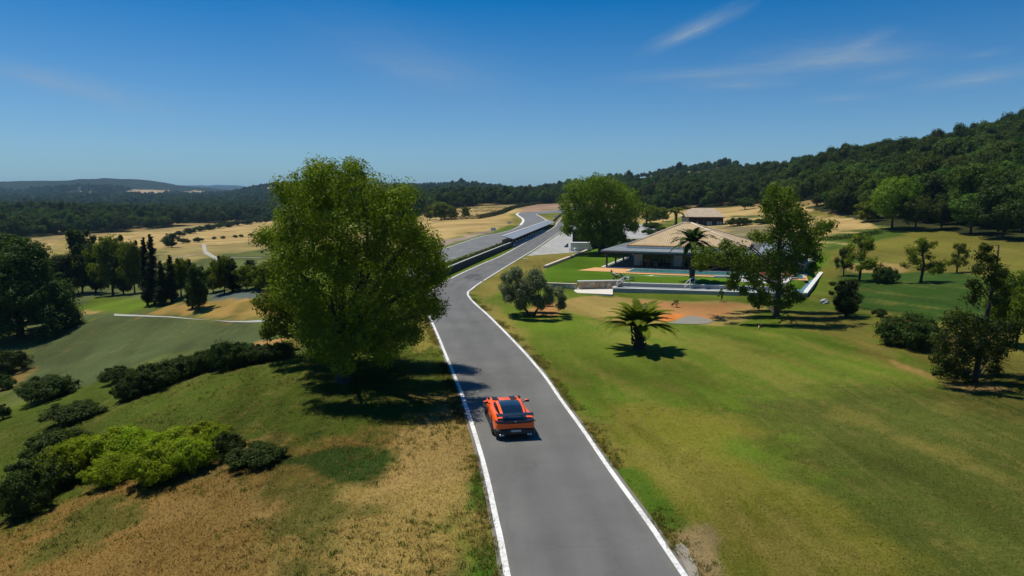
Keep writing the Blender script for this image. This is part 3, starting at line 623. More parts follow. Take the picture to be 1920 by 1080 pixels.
# ------------------------------------------------------------------ foliage
def leaf_mat(name, lo, hi, transl=.3, hue=.03, rough=.5, vary=.15):
    m, nt, out = material(name)
    var = nt.new('ShaderNodeAttribute', attribute_name='leaf_tone').outputs['Fac']
    oi = nt.new('ShaderNodeObjectInfo').outputs['Random']
    tc = nt.new('ShaderNodeTexCoord').outputs['Object']
    n = nt.noise(tc, .45, 3)
    f = nt.math('ADD', nt.math('MULTIPLY', var, .62), nt.math('ADD', nt.math('MULTIPLY', nt.ramp(n, .3, .7), .26), nt.math('MULTIPLY', oi, .16)), clamp=True)
    c = nt.mix(f, lo, hi)
    hs = nt.new('ShaderNodeHueSaturation', i_Saturation=1.0); nt.l.new(c, hs.inputs['Color'])
    nt.l.new(nt.math('ADD', .5 - hue / 2, nt.math('MULTIPLY', oi, hue)), hs.inputs['Hue'])
    nt.l.new(nt.math('ADD', 1 - vary, nt.math('MULTIPLY', oi, 2 * vary)), hs.inputs['Value'])
    df = nt.new('ShaderNodeBsdfDiffuse'); nt.l.new(hs.outputs[0], df.inputs[0])
    tr = nt.new('ShaderNodeBsdfTranslucent'); nt.l.new(nt.mix(1.0, hs.outputs[0], (1.0, 1.18, .38), 'MULTIPLY'), tr.inputs[0])
    ms = nt.new('ShaderNodeMixShader', i_0=transl); nt.l.new(df.outputs[0], ms.inputs[1]); nt.l.new(tr.outputs[0], ms.inputs[2])
    gl = nt.new('ShaderNodeBsdfGlossy', i_Roughness=rough); gl.inputs[0].default_value = (.8, .85, .8, 1)
    m2 = nt.new('ShaderNodeMixShader', i_0=.008); nt.l.new(ms.outputs[0], m2.inputs[1]); nt.l.new(gl.outputs[0], m2.inputs[2])
    nt.l.new(m2.outputs[0], out.inputs[0]); return m
LF = {
 'oak': leaf_mat('oak_leaves', (.018, .032, .004), (.225, .270, .015), .35),
 'wood': leaf_mat('woodland_leaves', (.014, .029, .006), (.076, .112, .014), .26, .07, .5, .40),
 'mixed': leaf_mat('mixed_wood_leaves', (.019, .036, .006), (.108, .152, .018), .28, .06, .5, .35),
 'dark': leaf_mat('dark_leaves', (.013, .027, .006), (.060, .092, .013), .25),
 'bright': leaf_mat('bright_leaves', (.050, .085, .007), (.19, .27, .018), .4),
 'fresh': leaf_mat('fresh_leaves', (.038, .068, .006), (.155, .22, .018), .4),
 'olive': leaf_mat('olive_leaves', (.060, .078, .036), (.215, .245, .120), .2),
 'yellow': leaf_mat('yellow_green_leaves', (.075, .105, .004), (.33, .41, .010), .38),
 'cypress': leaf_mat('cypress_leaves', (.010, .016, .007), (.030, .040, .013), .1),
 'palm': leaf_mat('palm_leaves', (.032, .056, .005), (.23, .26, .016), .36),
 'gorse': leaf_mat('gorse_flowers', (.10, .10, .010), (.62, .42, .008), .2),
 'hedge': leaf_mat('hedge_leaves', (.020, .030, .012), (.075, .090, .035), .2)}
BARK = simple('bark', (.075, .06, .045), .95, .25, 9, bump=.6)
BARK_DK = simple('dark_bark', (.035, .030, .024), .95, .25, 9, bump=.6)

def leaves_mesh(name, cen, rad3, nleaf, size, rng, mat, up=.45, shell=.55, hub=None):
    """a crown of single leaf blades: for each clump centre a cloud of small folded blades"""
    cen = np.asarray(cen, float); rad3 = np.asarray(rad3, float)
    if rad3.ndim == 1: rad3 = np.repeat(rad3[:, None], 3, 1)
    nleaf = np.broadcast_to(np.asarray(nleaf), (len(cen),)).astype(int)
    idx = np.repeat(np.arange(len(cen)), nleaf); n = len(idx)
    d = rng.normal(size=(n, 3)); d /= np.linalg.norm(d, axis=1)[:, None]
    rr = shell + (1 - shell) * rng.random(n) ** .6
    p = cen[idx] + d * rad3[idx] * rr[:, None]
    nrm = d * .5 + np.array([0, 0, up]) + rng.normal(size=(n, 3)) * .55
    if hub is not None:
        hv = p - np.asarray(hub)[idx]; nrm += .75 * hv / (np.linalg.norm(hv, axis=1)[:, None] + 1e-6)
    nrm /= np.linalg.norm(nrm, axis=1)[:, None]
    a = np.cross(nrm, rng.normal(size=(n, 3))); a /= np.linalg.norm(a, axis=1)[:, None] + 1e-9
    b = np.cross(nrm, a)
    L = size * (.6 + .8 * rng.random(n)); Wd = L * (.42 + .25 * rng.random(n))
    L = L[:, None]; Wd = Wd[:, None]
    q = np.stack([p - a * L * .5, p + b * Wd * .5 - nrm * L * .08, p + a * L * .5, p - b * Wd * .5 - nrm * L * .08], 1).reshape(-1, 3)
    me = bpy.data.meshes.new(name)
    me.vertices.add(n * 4); me.vertices.foreach_set('co', q.astype(np.float32).ravel())
    me.loops.add(n * 4); me.loops.foreach_set('vertex_index', np.arange(n * 4, dtype=np.int32))
    me.polygons.add(n); me.polygons.foreach_set('loop_start', (np.arange(n) * 4).astype(np.int32)); me.update()
    tone = np.clip(.5 + rng.normal(size=n) * .12 + (rng.random(len(cen))[idx] - .5) * .75, 0, 1)
    at = me.attributes.new('leaf_tone', 'FLOAT', 'FACE'); at.data.foreach_set('value', tone.astype(np.float32))
    me.materials.append(mat)
    return me
def clumps(lobes, rng, per=9.0, rs=.42, inner=.55):
    """sub-clumps spread through the outer part of each lobe: lobes = [(x, y, z, r)]"""
    C = []; R = []; HB = []
    for x, y, z, r in lobes:
        rl = min(rs, r * .55); k = max(4, int(per * (r / rl) ** 1.75 * .5))
        d = rng.normal(size=(k, 3)); d /= np.linalg.norm(d, axis=1)[:, None]; d[:, 2] *= .86
        q = inner + (1 - inner) * rng.random(k)[:, None] ** .7
        c = np.array([x, y, z]) + d * q * (r - rl * .4) * (.78 + .44 * rng.random((k, 1)))
        C.append(c); R.append(rl * (.6 + .8 * rng.random(k))); HB.append(np.repeat([[x, y, z]], k, 0))
    return np.concatenate(C), np.concatenate(R), np.concatenate(HB)
def limbs(mb, base_r, fork, ends, rng, lean=(0, 0), sides=7):
    """tapered trunk to the fork, then bending limbs out to the given ends"""
    top = Vector((lean[0], lean[1], fork))
    mb.tube([(0, 0, -.5), (0, 0, .12), (lean[0] * .3, lean[1] * .3, fork * .4), top], [base_r * 1.5, base_r * 1.18, base_r * .92, base_r * .8], sides + 2)
    for e in ends:
        e = Vector(e); s = top * (.7 + .3 * rng.random()); mid = s.lerp(e, .5) + Vector((rng.normal() * .25, rng.normal() * .25, rng.random() * .4 - .1)) * max(.25, (e - s).length * .16)
        r = base_r * (.36 + .26 * rng.random())
        q = [s, s.lerp(mid, .5) + Vector((0, 0, .1)), mid, mid.lerp(e, .5), e]
        mb.tube(q, [r * 1.15, r, r * .72, r * .45, r * .14], sides)
        for _ in range(2):
            t = mid.lerp(e, .2 + .6 * rng.random()); w = e + Vector(rng.normal(size=3)) * min(.35, (e - s).length * .05)
            mb.tube([t, t.lerp(w, .5) + Vector((0, 0, .08)), w], [r * .4, r * .25, r * .07], 5)
def make_tree(name, trunk_me, crown_me, loc, rz=0, sc=(1, 1, 1), label=None, cat='tree', group=None):
    o = empty(name, loc, rz, label, cat, group); o.scale = sc
    if trunk_me: link_mesh('trunk', trunk_me, None, o)
    link_mesh('crown', crown_me, None, o)
    return o
# ---- prototypes, each about its natural size: (trunk, crown, height, width)
PROTO = {}
def proto(kind, seed, h, w, mat, leaf, nl, style='round', bark=None, per=9, rs=.5, fork=.28, nlobes=12, rb=.16):
    rng = np.random.default_rng(seed); lobes = []
    cz = h * .60; rz = h * .40; rx = w / 2
    if style == 'bush': cz = h * .48; rz = h * .5
    if style == 'full': cz = h * .53; rz = h * .46
    if style == 'cypress':
        n = 26
        for i in range(n):
            t = (i + .5) / n; z = h * (.07 + .91 * t); prof = (min(1, t * 5 + .6) * (1 - t) ** .6) * .95 + .05
            an = rng.random() * 6.28; r = rx * prof * .75
            lobes.append((math.cos(an) * rx * prof * .3, math.sin(an) * rx * prof * .3, z, max(.16, r)))
    elif style == 'cone':
        for i in range(nlobes * 2):
            t = rng.random(); an = rng.random() * 6.28; z = h * (.2 + .75 * t); q = rx * (1 - t) ** .8
            lobes.append((math.cos(an) * q * .7, math.sin(an) * q * .7, z, max(.3, q * .45)))
    elif style == 'tier':        # flat separate sprays on an open frame
        for i in range(nlobes * 2):
            t = rng.random(); an = rng.random() * 6.28; z = h * ((.10 if kind == 'cedar' else .3) + (.86 if kind == 'cedar' else .65) * t); q = rx * (1.0 - .62 * t) * (.35 + .65 * rng.random())
            lobes.append((math.cos(an) * q, math.sin(an) * q, z, w * .10 * (1 + .6 * rng.random())))
    else:
        for i in range(nlobes):
            d = rng.normal(size=3); d /= np.linalg.norm(d)
            if style == 'bush' and d[2] < -.2: d[2] *= -.5
            q = .45 + .3 * rng.random()
            lobes.append((d[0] * rx * q, d[1] * rx * q, cz + d[2] * rz * q, rx * (.36 + .22 * rng.random())))
        lobes.append((0, 0, cz, rx * .5)); lobes.append((rx * .1, 0, cz + rz * .55, rx * .42))
        if style in ('bush', 'full'):
            for _ in range(16 if style == 'bush' else 12):
                d = rng.normal(size=3); d[2] = abs(d[2]) if style == 'bush' else d[2]; d /= np.linalg.norm(d); q = .82 + .25 * rng.random()
                lobes.append((d[0] * rx * q, d[1] * rx * q, cz + d[2] * rz * q, rx * (.12 + .10 * rng.random())))
    C, R, HB = clumps(lobes, rng, per, rs)
    if style == 'bush': C[:, 2] = np.maximum(C[:, 2], .05)
    crown = leaves_mesh('crown', C, R, nl, leaf, rng, LF[mat], hub=HB)
    mb = MB(); ends = [lobes[i][:3] for i in rng.permutation(len(lobes))[:9]]
    if style == 'cypress': mb.tube([(0, 0, -.4), (0, 0, h * .5), (0, 0, h * .9)], [rb * 1.2, rb * .8, .03], 7)
    elif style == 'bush':
        for e in ends[:6]: mb.tube([(0, 0, -.2), (e[0] * .3, e[1] * .3, e[2] * .5), e], [rb, rb * .7, rb * .2], 5)
    elif style in ('tier', 'cone'):
        mb.tube([(0, 0, -.4), (.05 * w, 0, h * .4), (0, 0, h * .72), (0, 0, h * .95)], [rb * 1.3, rb, rb * .6, rb * .15], 7)
        for e in [l[:3] for l in lobes]: mb.tube([(0, 0, e[2] * .82), (e[0] * .5, e[1] * .5, e[2] * .93), e], [rb * .35, rb * .22, rb * .08], 5)
    else: limbs(mb, rb, h * fork, ends, rng)
    tm = mb.mesh('trunk'); tm.materials.append(bark or BARK_DK)
    PROTO[kind] = (tm, crown, h, w)
proto('holm', 1, 7, 6.6, 'wood', .40, 26, rs=.62, per=8)
proto('holm_b', 2, 7.5, 6.2, 'wood', .40, 26, rs=.62, per=8, nlobes=14)
proto('holm_c', 3, 6.2, 7, 'mixed', .42, 26, rs=.62, per=8, fork=.32)
proto('holm_d', 4, 8, 6, 'dark', .40, 26, rs=.62, per=8, nlobes=15)
proto('edge', 5, 7.2, 6.5, 'wood', .26, 30, rs=.42, per=8, fork=.34)
proto('edge_b', 6, 7.6, 6.0, 'mixed', .26, 30, rs=.42, per=8, fork=.36, nlobes=14)
proto('edge_c', 7, 6.6, 7.0, 'dark', .26, 30, rs=.42, per=8, fork=.36, nlobes=11)
proto('round', 8, 7, 6, 'oak', .24, 30, 'full', rs=.40, nlobes=15)
proto('round_b', 9, 8, 6, 'dark', .24, 30, 'full', rs=.40, nlobes=16)
proto('bright', 10, 8, 7.5, 'bright', .24, 28, rs=.42, nlobes=13, fork=.3)
proto('sparse', 11, 5, 4.6, 'oak', .16, 26, 'tier', rs=.30, nlobes=11, rb=.12, per=9)
proto('sparse_b', 12, 5, 5, 'dark', .16, 26, 'tier', rs=.30, nlobes=13, rb=.12, per=9)
proto('cypress', 13, 12, 2.4, 'cypress', .16, 30, 'cypress', rs=.30, per=13)
proto('cedar', 14, 12, 12, 'dark', .24, 30, 'tier', rs=.52, nlobes=46, rb=.3, per=11)
proto('bush', 15, 2.4, 3.2, 'dark', .12, 30, 'bush', rs=.24, rb=.05, nlobes=12)
proto('bush_b', 16, 2.2, 3.4, 'dark', .12, 30, 'bush', rs=.24, rb=.05, nlobes=15)
proto('yellow', 17, 2.6, 3.6, 'yellow', .11, 34, 'bush', rs=.22, rb=.05, nlobes=14)
proto('yellow_b', 18, 2.4, 3.8, 'yellow', .11, 34, 'bush', rs=.22, rb=.05, nlobes=16)
proto('flowering', 19, 3.2, 5.4, 'dark', .15, 32, 'bush', rs=.28, rb=.06, nlobes=16)
proto('gorse', 20, 3, 5, 'gorse', .3, 20, 'bush', rs=.45, rb=.06, nlobes=12)
proto('young', 21, 1.8, 1.1, 'fresh', .10, 18, 'tier', rs=.16, nlobes=7, rb=.03)
proto('cone', 22, 8, 5, 'oak', .28, 28, 'cone', rs=.42, nlobes=12)
def put(kind, bx, by, ty, wpx, label, cat='tree', name=None, group=None, rz=None):
    p = hit(bx, by); s = mpp(p); tm, cm, h, w = PROTO[kind]
    H_ = max(.3, (by - ty) * s * 1.02); W_ = wpx * s
    return make_tree(name or ('bush' if cat == 'bush' else 'tree'), tm, cm, (p.x, p.y, p.z - (.12 * H_ if cat == 'bush' else .03)), rz if rz is not None else (bx * 1.7) % 6.28,
                     (W_ / w, W_ / w, H_ / h), label, cat, group)
def lobed(name, bx, by, lobes, mat, leaf, nl, rs, label, seed, cat='tree', depth=.85, per=9, rb=.3, fork=.2, bark=None, nends=16, inner=.5, forks=None, trunk=None, thin=1.0, grow=.9):
    """a tree whose crown is built lobe by lobe: lobes = (photo x, photo y, radius px); every lobe gets neighbours in front and behind"""
    rng = np.random.default_rng(seed); p = hit(bx, by); s = mpp(p); L3 = []
    Wg = max(abs(x - bx - (np.mean([l[0] for l in lobes]) - bx)) + r for x, y, r in lobes) * s; mx = np.mean([l[0] for l in lobes])
    for x, y, r in lobes:
        dx, dz, R = (x - bx) * s, (by - y) * s, r * s
        D = (math.sqrt(max(0, (Wg * .95) ** 2 - ((x - mx) * s) ** 2)) - R * .5) * depth
        ys = [0.0] if D < R * .6 else ([-D * .6, D * .6] if D < R * 2.0 else [-D * .9, 0.0, D * .9])
        for y_ in ys:
            R2 = R * (grow + .22 * rng.random()) * (p.y + y_) / p.y
            w = at_y(x + rng.normal() * .12 * r, y + rng.normal() * .08 * r, p.y + y_ + rng.normal() * .15 * R)
            L3.append((w.x - p.x, w.y - p.y, max(R2 * .5, w.z - p.z), R2))
    C, R, HB = clumps(L3, rng, per * thin, rs, inner)
    crown = leaves_mesh('crown', C, R, nl, leaf, rng, LF[mat], hub=HB)
    mb = MB(); H_ = max(l[2] for l in L3)
    ends = [L3[i][:3] for i in rng.permutation(len(L3))[:nends]]
    if trunk:        # photo pixels of a leading stem
        q = [((x - bx) * s, 0, (by - y) * s) for x, y in trunk]; n = len(q)
        mb.tube([(0, 0, -.4)] + q, [rb * 1.3] + [rb * (1 - .9 * i / n) for i in range(n)], 9)
        for e in ends:
            k = min(range(n), key=lambda i: abs(q[i][2] - (e[2] - abs(e[0] - q[i][0]) * .35))); st = Vector(q[k]); e = Vector(e)
            r = rb * (1 - .9 * k / n) * .4; mid = st.lerp(e, .5) + Vector((0, 0, .12 * (e - st).length))
            mb.tube([st, mid, e], [r, r * .6, r * .15], 6)
            for _ in range(2):
                w = e + Vector(rng.normal(size=3)) * .5; mb.tube([mid.lerp(e, .4), w], [r * .3, r * .08], 4)
    elif forks:
        for fx, fz in forks:
            sub = [e for e in ends if abs(e[0] - fx * 2) < abs(e[0] - (-fx) * 2) or fx == 0] or ends
            mb.tube([(fx * .15, 0, -.3), (fx * .5, rng.normal() * .1, fz * .5), (fx, 0, fz)], [rb, rb * .8, rb * .65], 8)
            for e in sub[:8]:
                e = Vector(e); st = Vector((fx, 0, fz)); mid = st.lerp(e, .5) + Vector(rng.normal(size=3)) * .12
                mb.tube([st, mid, e], [rb * .5, rb * .32, rb * .08], 6)
    else: limbs(mb, rb, H_ * fork, ends, rng)
    tm = mb.mesh('trunk'); tm.materials.append(bark or BARK)
    return make_tree(name, tm, crown, (p.x, p.y, p.z), 0, (1, 1, 1), label, cat)
def zo(lst, ox, oy, sc): return [(ox + x * sc, oy + y * sc, r * sc) for x, y, r in lst]

# ---- the big oak and its small neighbour
lobed('oak_tree', 645, 716, [(545, 358, 32), (752, 366, 34), (598, 328, 32), (660, 322, 30), (768, 432, 34), (803, 462, 30), (823, 505, 26), (630, 352, 50), (585, 366, 44), (690, 368, 56), (735, 400, 46), (556, 412, 42), (610, 410, 60), (665, 430, 66), (730, 455, 58), (785, 478, 46), (530, 452, 34), (504, 446, 24), (575, 470, 55),
     (640, 495, 54), (705, 520, 66), (770, 530, 52), (808, 520, 28), (815, 574, 26), (785, 580, 40), (620, 565, 60), (560, 540, 48), (690, 590, 58), (740, 606, 42), (640, 625, 46), (585, 600, 40), (700, 640, 26), (770, 625, 22), (545, 495, 40), (598, 645, 38), (655, 664, 40), (720, 655, 36), (690, 628, 40)],
     'oak', .14, 52, .46, 'huge dark green oak with a broad rounded crown beside the road', 101, per=8.2, depth=1.05, grow=.86, rb=.42, fork=.2, nends=22, inner=.62, bark=BARK_DK)
lobed('oak_tree', 588, 674, zo([(130, 740, 60), (200, 720, 75), (270, 760, 75), (330, 800, 75), (390, 780, 70), (190, 830, 60), (165, 885, 36), (250, 860, 60), (340, 870, 60), (430, 850, 55), (290, 690, 45)], 440, 280, .3888),
     'oak', .18, 24, .38, 'small thin trunked tree leaning out to the left under the huge oak', 102, per=9, rb=.14, fork=.35, nends=14)
# ---- pepper tree by the black shed
lobed('pepper_tree', 1127, 476, zo([(300, 60, 85), (400, 35, 85), (500, 55, 85), (590, 110, 75), (650, 170, 65), (240, 150, 75), (350, 150, 105), (470, 160, 105), (580, 220, 75), (230, 240, 55), (212, 310, 38), (300, 235, 75), (420, 260, 95), (530, 300, 65), (625, 285, 42), (400, 350, 60), (500, 365, 55), (315, 325, 50), (560, 360, 36)], 1000, 340, .2963),
     'bright', .30, 24, .58, 'wide bright green tree with a forked trunk next to the black shed', 103, per=8.5, grow=.98, rb=.55, fork=.28, nends=18)
# ---- tall airy tree in front of the terrace
lobed('airy_tree', 1455, 593, zo([(560, 100, 62), (640, 140, 78), (500, 190, 50), (560, 240, 90), (690, 235, 90), (745, 310, 75), (620, 330, 85), (445, 420, 52), (540, 430, 75), (680, 410, 95), (780, 400, 78), (820, 480, 78), (740, 520, 95), (855, 560, 48), (640, 560, 78), (560, 560, 70), (885, 370, 66), (945, 345, 48), (690, 640, 66), (835, 630, 36), (560, 680, 70), (480, 620, 60),
     (50, 545, 66), (150, 555, 76), (40, 620, 50), (240, 560, 76), (228, 480, 42), (320, 520, 66), (320, 620, 76), (400, 580, 66), (400, 680, 66), (300, 700, 50), (270, 760, 42), (440, 740, 60), (560, 770, 52), (640, 790, 52), (700, 830, 50), (740, 850, 36), (480, 820, 42), (410, 850, 34), (520, 880, 40), (600, 900, 46), (660, 885, 40), (450, 890, 34), (350, 800, 40)], 1300, 330, .2685),
     'fresh', .22, 20, .42, 'tall airy light green tree in front of the pool terrace', 104, per=6.0, grow=1.02, rb=.30, nends=40, inner=.35, depth=.7,
     trunk=[(1455, 592), (1456, 570), (1457, 540), (1455, 505), (1453, 470), (1457, 440), (1450, 410), (1446, 380), (1450, 358)])
# ---- grey olive
lobed('olive_tree', 996, 592, zo([(320, 100, 110), (200, 200, 95), (150, 380, 95), (220, 500, 95), (450, 350, 150), (480, 520, 130), (420, 640, 90), (650, 150, 110), (740, 260, 110), (620, 330, 100), (700, 560, 90), (900, 380, 70), (880, 540, 90), (1050, 420, 76), (1110, 540, 66), (1100, 650, 66), (760, 650, 70)], 930, 500, .1111),
     'olive', .12, 36, .27, 'grey green olive tree with low crooked stems beside the road bend', 105, per=13, grow=1.15, inner=.3, rb=.13, forks=[(-.75, .8), (.9, .9)], nends=18, bark=BARK_DK)
# ---- dark pine with a bare leader at the right edge
lobed('pine_tree', 1828, 716, zo([(985, 205, 32), (950, 250, 40), (1010, 270, 42), (925, 330, 42), (1030, 330, 50), (1080, 350, 42), (1000, 390, 50), (900, 420, 34), (1050, 430, 50), (1095, 470, 40), (890, 510, 46), (930, 460, 42), (1040, 520, 40), (770, 640, 62), (820, 620, 70), (880, 640, 70), (760, 700, 52), (850, 700, 80), (920, 700, 80), (1000, 690, 80), (1080, 680, 88), (1150, 700, 62), (700, 740, 44), (740, 790, 70), (830, 790, 80), (930, 790, 80), (1030, 770, 80), (1100, 760, 62), (690, 860, 52), (740, 890, 62), (830, 870, 70), (950, 860, 70), (1050, 840, 62), (720, 930, 52), (790, 940, 52), (870, 980, 36), (1040, 930, 42)], 1540, 400, .3148),
     'wood', .14, 22, .30, 'dark layered conifer with a bare pointed leader at the right edge', 106, per=5.0, grow=.95, inner=.3, rb=.17, nends=40, bark=BARK_DK,
     trunk=[(1828, 714), (1832, 660), (1838, 600), (1842, 560), (1846, 520), (1848, 490), (1849, 460)])
# ---- single trees and bushes, placed by where their foot stands
T = [
 ('cedar', 38, 634, 462, 210, 'large black green cedar at the far left edge with low spreading sprays'),
 ('round_b', 155, 549, 424, 62, 'tallest dark tree at the back of the valley row, left of the cypresses'),
 ('round', 212, 554, 440, 80, 'stout dark green tree with a short trunk on the valley lawn'),
 ('round', 253, 552, 450, 52, 'narrow leafy tree just left of the cypress pair'),
 ('cypress', 277, 573, 444, 32, 'blunt topped cypress on the left of the cypress clump'),
 ('cypress', 290, 572, 438, 38, 'tallest pointed cypress of the cypress clump'),
 ('cypress', 306, 572, 487, 36, 'short cypress on the right of the cypress clump'),
 ('cypress', 323, 566, 477, 34, 'single dark cypress behind the cypress clump'),
 ('round', 340, 556, 482, 54, 'bright round tree between the cypress clump and the lone cypress'),
 ('cypress', 361, 578, 485, 28, 'slim cypress spire rising out of a round dark tree'),
 ('round_b', 373, 582, 494, 50, 'dense dark tree on two bare stems in the straw coloured strip'),
 ('round', 400, 549, 498, 44, 'small tree behind the dense dark tree in the valley row'),
 ('round', 421, 550, 477, 46, 'tall leafy tree with a bare trunk at the pale lawn edge'),
 ('cypress', 437, 547, 483, 40, 'broad dark cypress right of the tall leafy tree'),
 ('round', 463, 544, 496, 48, 'low round tree right of the broad dark cypress'),
 ('round_b', 469, 502, 486, 26, 'small round tree alone on the green valley field'),
 ('round', 503, 547, 488, 66, 'wide pale green tree partly behind the huge oak'),
 ('round_b', 60, 562, 468, 96, 'dark tree behind the cedar, left of the valley row'),
 ('round_b', 108, 556, 474, 84, 'dark round tree at the left end of the valley row'),
 ('round', 136, 552, 480, 62, 'leafy tree in front of the tallest dark tree'),
 ('round_b', 8, 552, 432, 130, 'very dark tree at the left edge above the cedar'),
 ('round_b', 78, 600, 500, 90, 'dark low tree at the right foot of the cedar'),
 ('round_b', 180, 551, 452, 56, 'leafy dark tree between the tallest dark tree and the stout one'),
 ('round_b', 232, 553, 470, 50, 'small dark tree squeezed in right of the stout tree'),
 ('round', 485, 546, 500, 40, 'small pale green tree at the right end of the valley row'),
 ('round_b', 322, 464, 436, 30, 'dark round tree at the corner of the straw fields'),
 ('round', 806, 413, 384, 30, 'left tree of the clump in the straw field'),
 ('round', 827, 413, 378, 40, 'tall middle tree of the clump in the straw field'),
 ('round', 847, 412, 386, 24, 'small right tree of the clump in the straw field'),
 ('round', 874, 409, 387, 20, 'lone cone shaped tree by the long dark hedge'),
 ('sparse', 1725, 530, 449, 84, 'open layered tree on the dark green lawn with a shadow below'),
 ('sparse', 1610, 527, 442, 76, 'crooked two stemmed tree left of the dark green lawn'),
 ('sparse_b', 1582, 518, 464, 42, 'thin young tree next to the terrace corner'),
 ('sparse', 1794, 511, 457, 50, 'small open tree at the edge of the yellow meadow'),
 ('round_b', 1586, 594, 519, 64, 'round greyish tree in front of the terrace corner'),
 ('bright', 1905, 652, 500, 110, 'light green tree cut by the right edge behind the conifer'),
 ('bright', 1672, 431, 331, 98, 'bright yellow green tree standing before the dark wood'),
 ('round', 1627, 416, 377, 46, 'small tree on a thin bare stem left of the bright tree'),
 ('edge', 1397, 393, 369, 34, 'lone oak in the straw field behind the house'),
 ('round', 1220, 420, 384, 36, 'dark tree left of the palm behind the house'),
 ('round', 1243, 416, 388, 26, 'small tree directly left of the far palm'),
 ('edge_b', 1716, 432, 366, 62, 'dark tree right of the bright tree on the meadow rim'),
 ('edge', 1765, 430, 372, 60, 'bent dark tree above a log on the meadow rim'),
 ('edge_c', 1880, 448, 352, 110, 'large dark tree on the meadow rim by the right edge'),
 ('edge_b', 1820, 438, 365, 80, 'dark tree in the middle of the meadow rim'),
]
for k, bx, by, ty, w, lab in T: put(k, bx, by, ty, w, lab, 'tree', {'cypress': 'cypress_tree', 'cedar': 'cedar_tree'}.get(k, 'tree'))
B = [
 ('bush', 218, 717, 683, 56, 'dark bush at the left end of the bush row below the field'), ('bush_b', 238, 750, 712, 50, 'low dark bush in front of the row, leftmost below'), ('bush', 290, 730, 677, 84, 'broad dark bush, second large one of the row below the field'),
 ('bush_b', 342, 707, 666, 80, 'dark bush in the middle of the row below the field'), ('bush', 386, 695, 654, 58, 'dark bush right of the row middle'), ('bush_b', 426, 692, 636, 66, 'tallest pointed bush of the dark row'),
 ('bush', 472, 680, 640, 66, 'dark bush near the orange bare patch'), ('bush_b', 524, 670, 640, 66, 'dark bush at the foot of the huge oak'),
 ('bush_b', 95, 746, 702, 96, 'dark shrub on the left slope above the hollow'), ('bush', 140, 788, 750, 104, 'wide dark shrub in the hollow on the left slope'), ('bush', 6, 786, 756, 30, 'small dark shrub cut by the left edge'),
 ('bush_b', 16, 700, 654, 64, 'dark shrub below the cedar at the left edge'), ('bush', 5, 732, 700, 40, 'small shrub at the left edge above the bare strip'),
 ('yellow', 386, 838, 788, 96, 'yellow green bush at the upper right end of the thicket'), ('yellow_b', 330, 852, 799, 104, 'yellow green bush in the upper middle of the thicket'), ('yellow', 287, 906, 826, 112, 'rounded yellow green bush nearest the dry bank'),
 ('yellow_b', 348, 884, 818, 104, 'yellow green bush at the lower right of the thicket'), ('yellow', 215, 872, 799, 118, 'yellow green bush in the upper left of the thicket'), ('yellow_b', 158, 886, 818, 108, 'yellow green bush left of the thicket middle'),
 ('yellow', 118, 910, 828, 104, 'yellow green bush at the left end of the thicket'), ('bush', 78, 926, 842, 116, 'dark bush at the left foot of the yellow thicket'), ('bush_b', 46, 966, 880, 96, 'dark bush at the lowest left corner of the yellow thicket'),
 ('bush_b', 112, 862, 806, 120, 'dull dark bush behind the left end of the yellow thicket'), ('bush', 426, 858, 806, 62, 'dark bush at the right end of the yellow thicket'), ('yellow_b', 205, 905, 850, 90, 'low yellow green bush in the front hollow of the thicket'),
 ('bush_b', 264, 738, 690, 66, 'dark bush between the first and second large bushes of the row'), ('bush', 316, 716, 676, 60, 'ragged dark bush filling the left middle of the row'), ('bush_b', 364, 702, 664, 54, 'ragged dark bush filling the right middle of the row'),
 ('bush', 405, 690, 648, 56, 'ragged dark bush left of the pointed bush'), ('bush_b', 450, 685, 640, 54, 'ragged dark bush right of the pointed bush'), ('bush', 498, 676, 642, 56, 'ragged dark bush left of the oak foot'),
 ('yellow_b', 255, 862, 800, 100, 'tall yellow green bush at the back of the thicket middle'), ('yellow', 408, 846, 796, 60, 'small yellow green bush at the right tip of the thicket'),
 ('bush', 480, 868, 830, 104, 'low dark spreading bush right of the yellow thicket'), ('bush_b', 1660, 531, 498, 44, 'dark shrub right of the crooked two stemmed tree'), ('bush', 1648, 594, 577, 26, 'small round bush on the lawn edge'),
 ('bush', 1385, 423, 407, 50, 'dark green bush right of the tiled outbuilding'), ('bush_b', 1432, 420, 409, 34, 'small bush on the straw field rim'), ('bush', 1216, 440, 428, 26, 'green bush at the back corner of the canopy roof'),
 ('bush_b', 1240, 436, 424, 22, 'green bush between yard and tiled roof'), ('bush', 1180, 466, 446, 34, 'yellowish bush by the edge of the grey canopy'), ('bush', 372, 454, 444, 18, 'round bush on the straw field boundary'),
 ('bush', 345, 456, 446, 22, 'bush next to the dark tree at the field corner'), ('bush_b', 1222, 428, 416, 34, 'clipped yellow green shrub by the white gate'),
]
for k, bx, by, ty, w, lab in B: put(k, bx, by, ty, w, lab, 'bush', 'bush')
for i, (bx, by) in enumerate([(402, 449), (418, 448), (441, 446), (452, 445), (470, 443), (486, 441)]):
    put('bush', bx, by, by - 6, 9, 'small round bush on the boundary of the straw field', 'bush', 'bush', 'small bushes along the straw field boundary')
for i, (bx, by, w) in enumerate([(338, 443, 20), (356, 438, 22), (374, 434, 22), (392, 431, 22), (410, 428, 22), (428, 426, 22), (446, 423, 20), (464, 421, 20), (482, 418, 20), (498, 416, 18)]):
    put('bush_b' if i % 2 else 'bush', bx, by, by - 11, w, 'dark bush in the hedgerow between the two straw fields', 'bush', 'bush', 'bushes of the hedgerow between the straw fields')
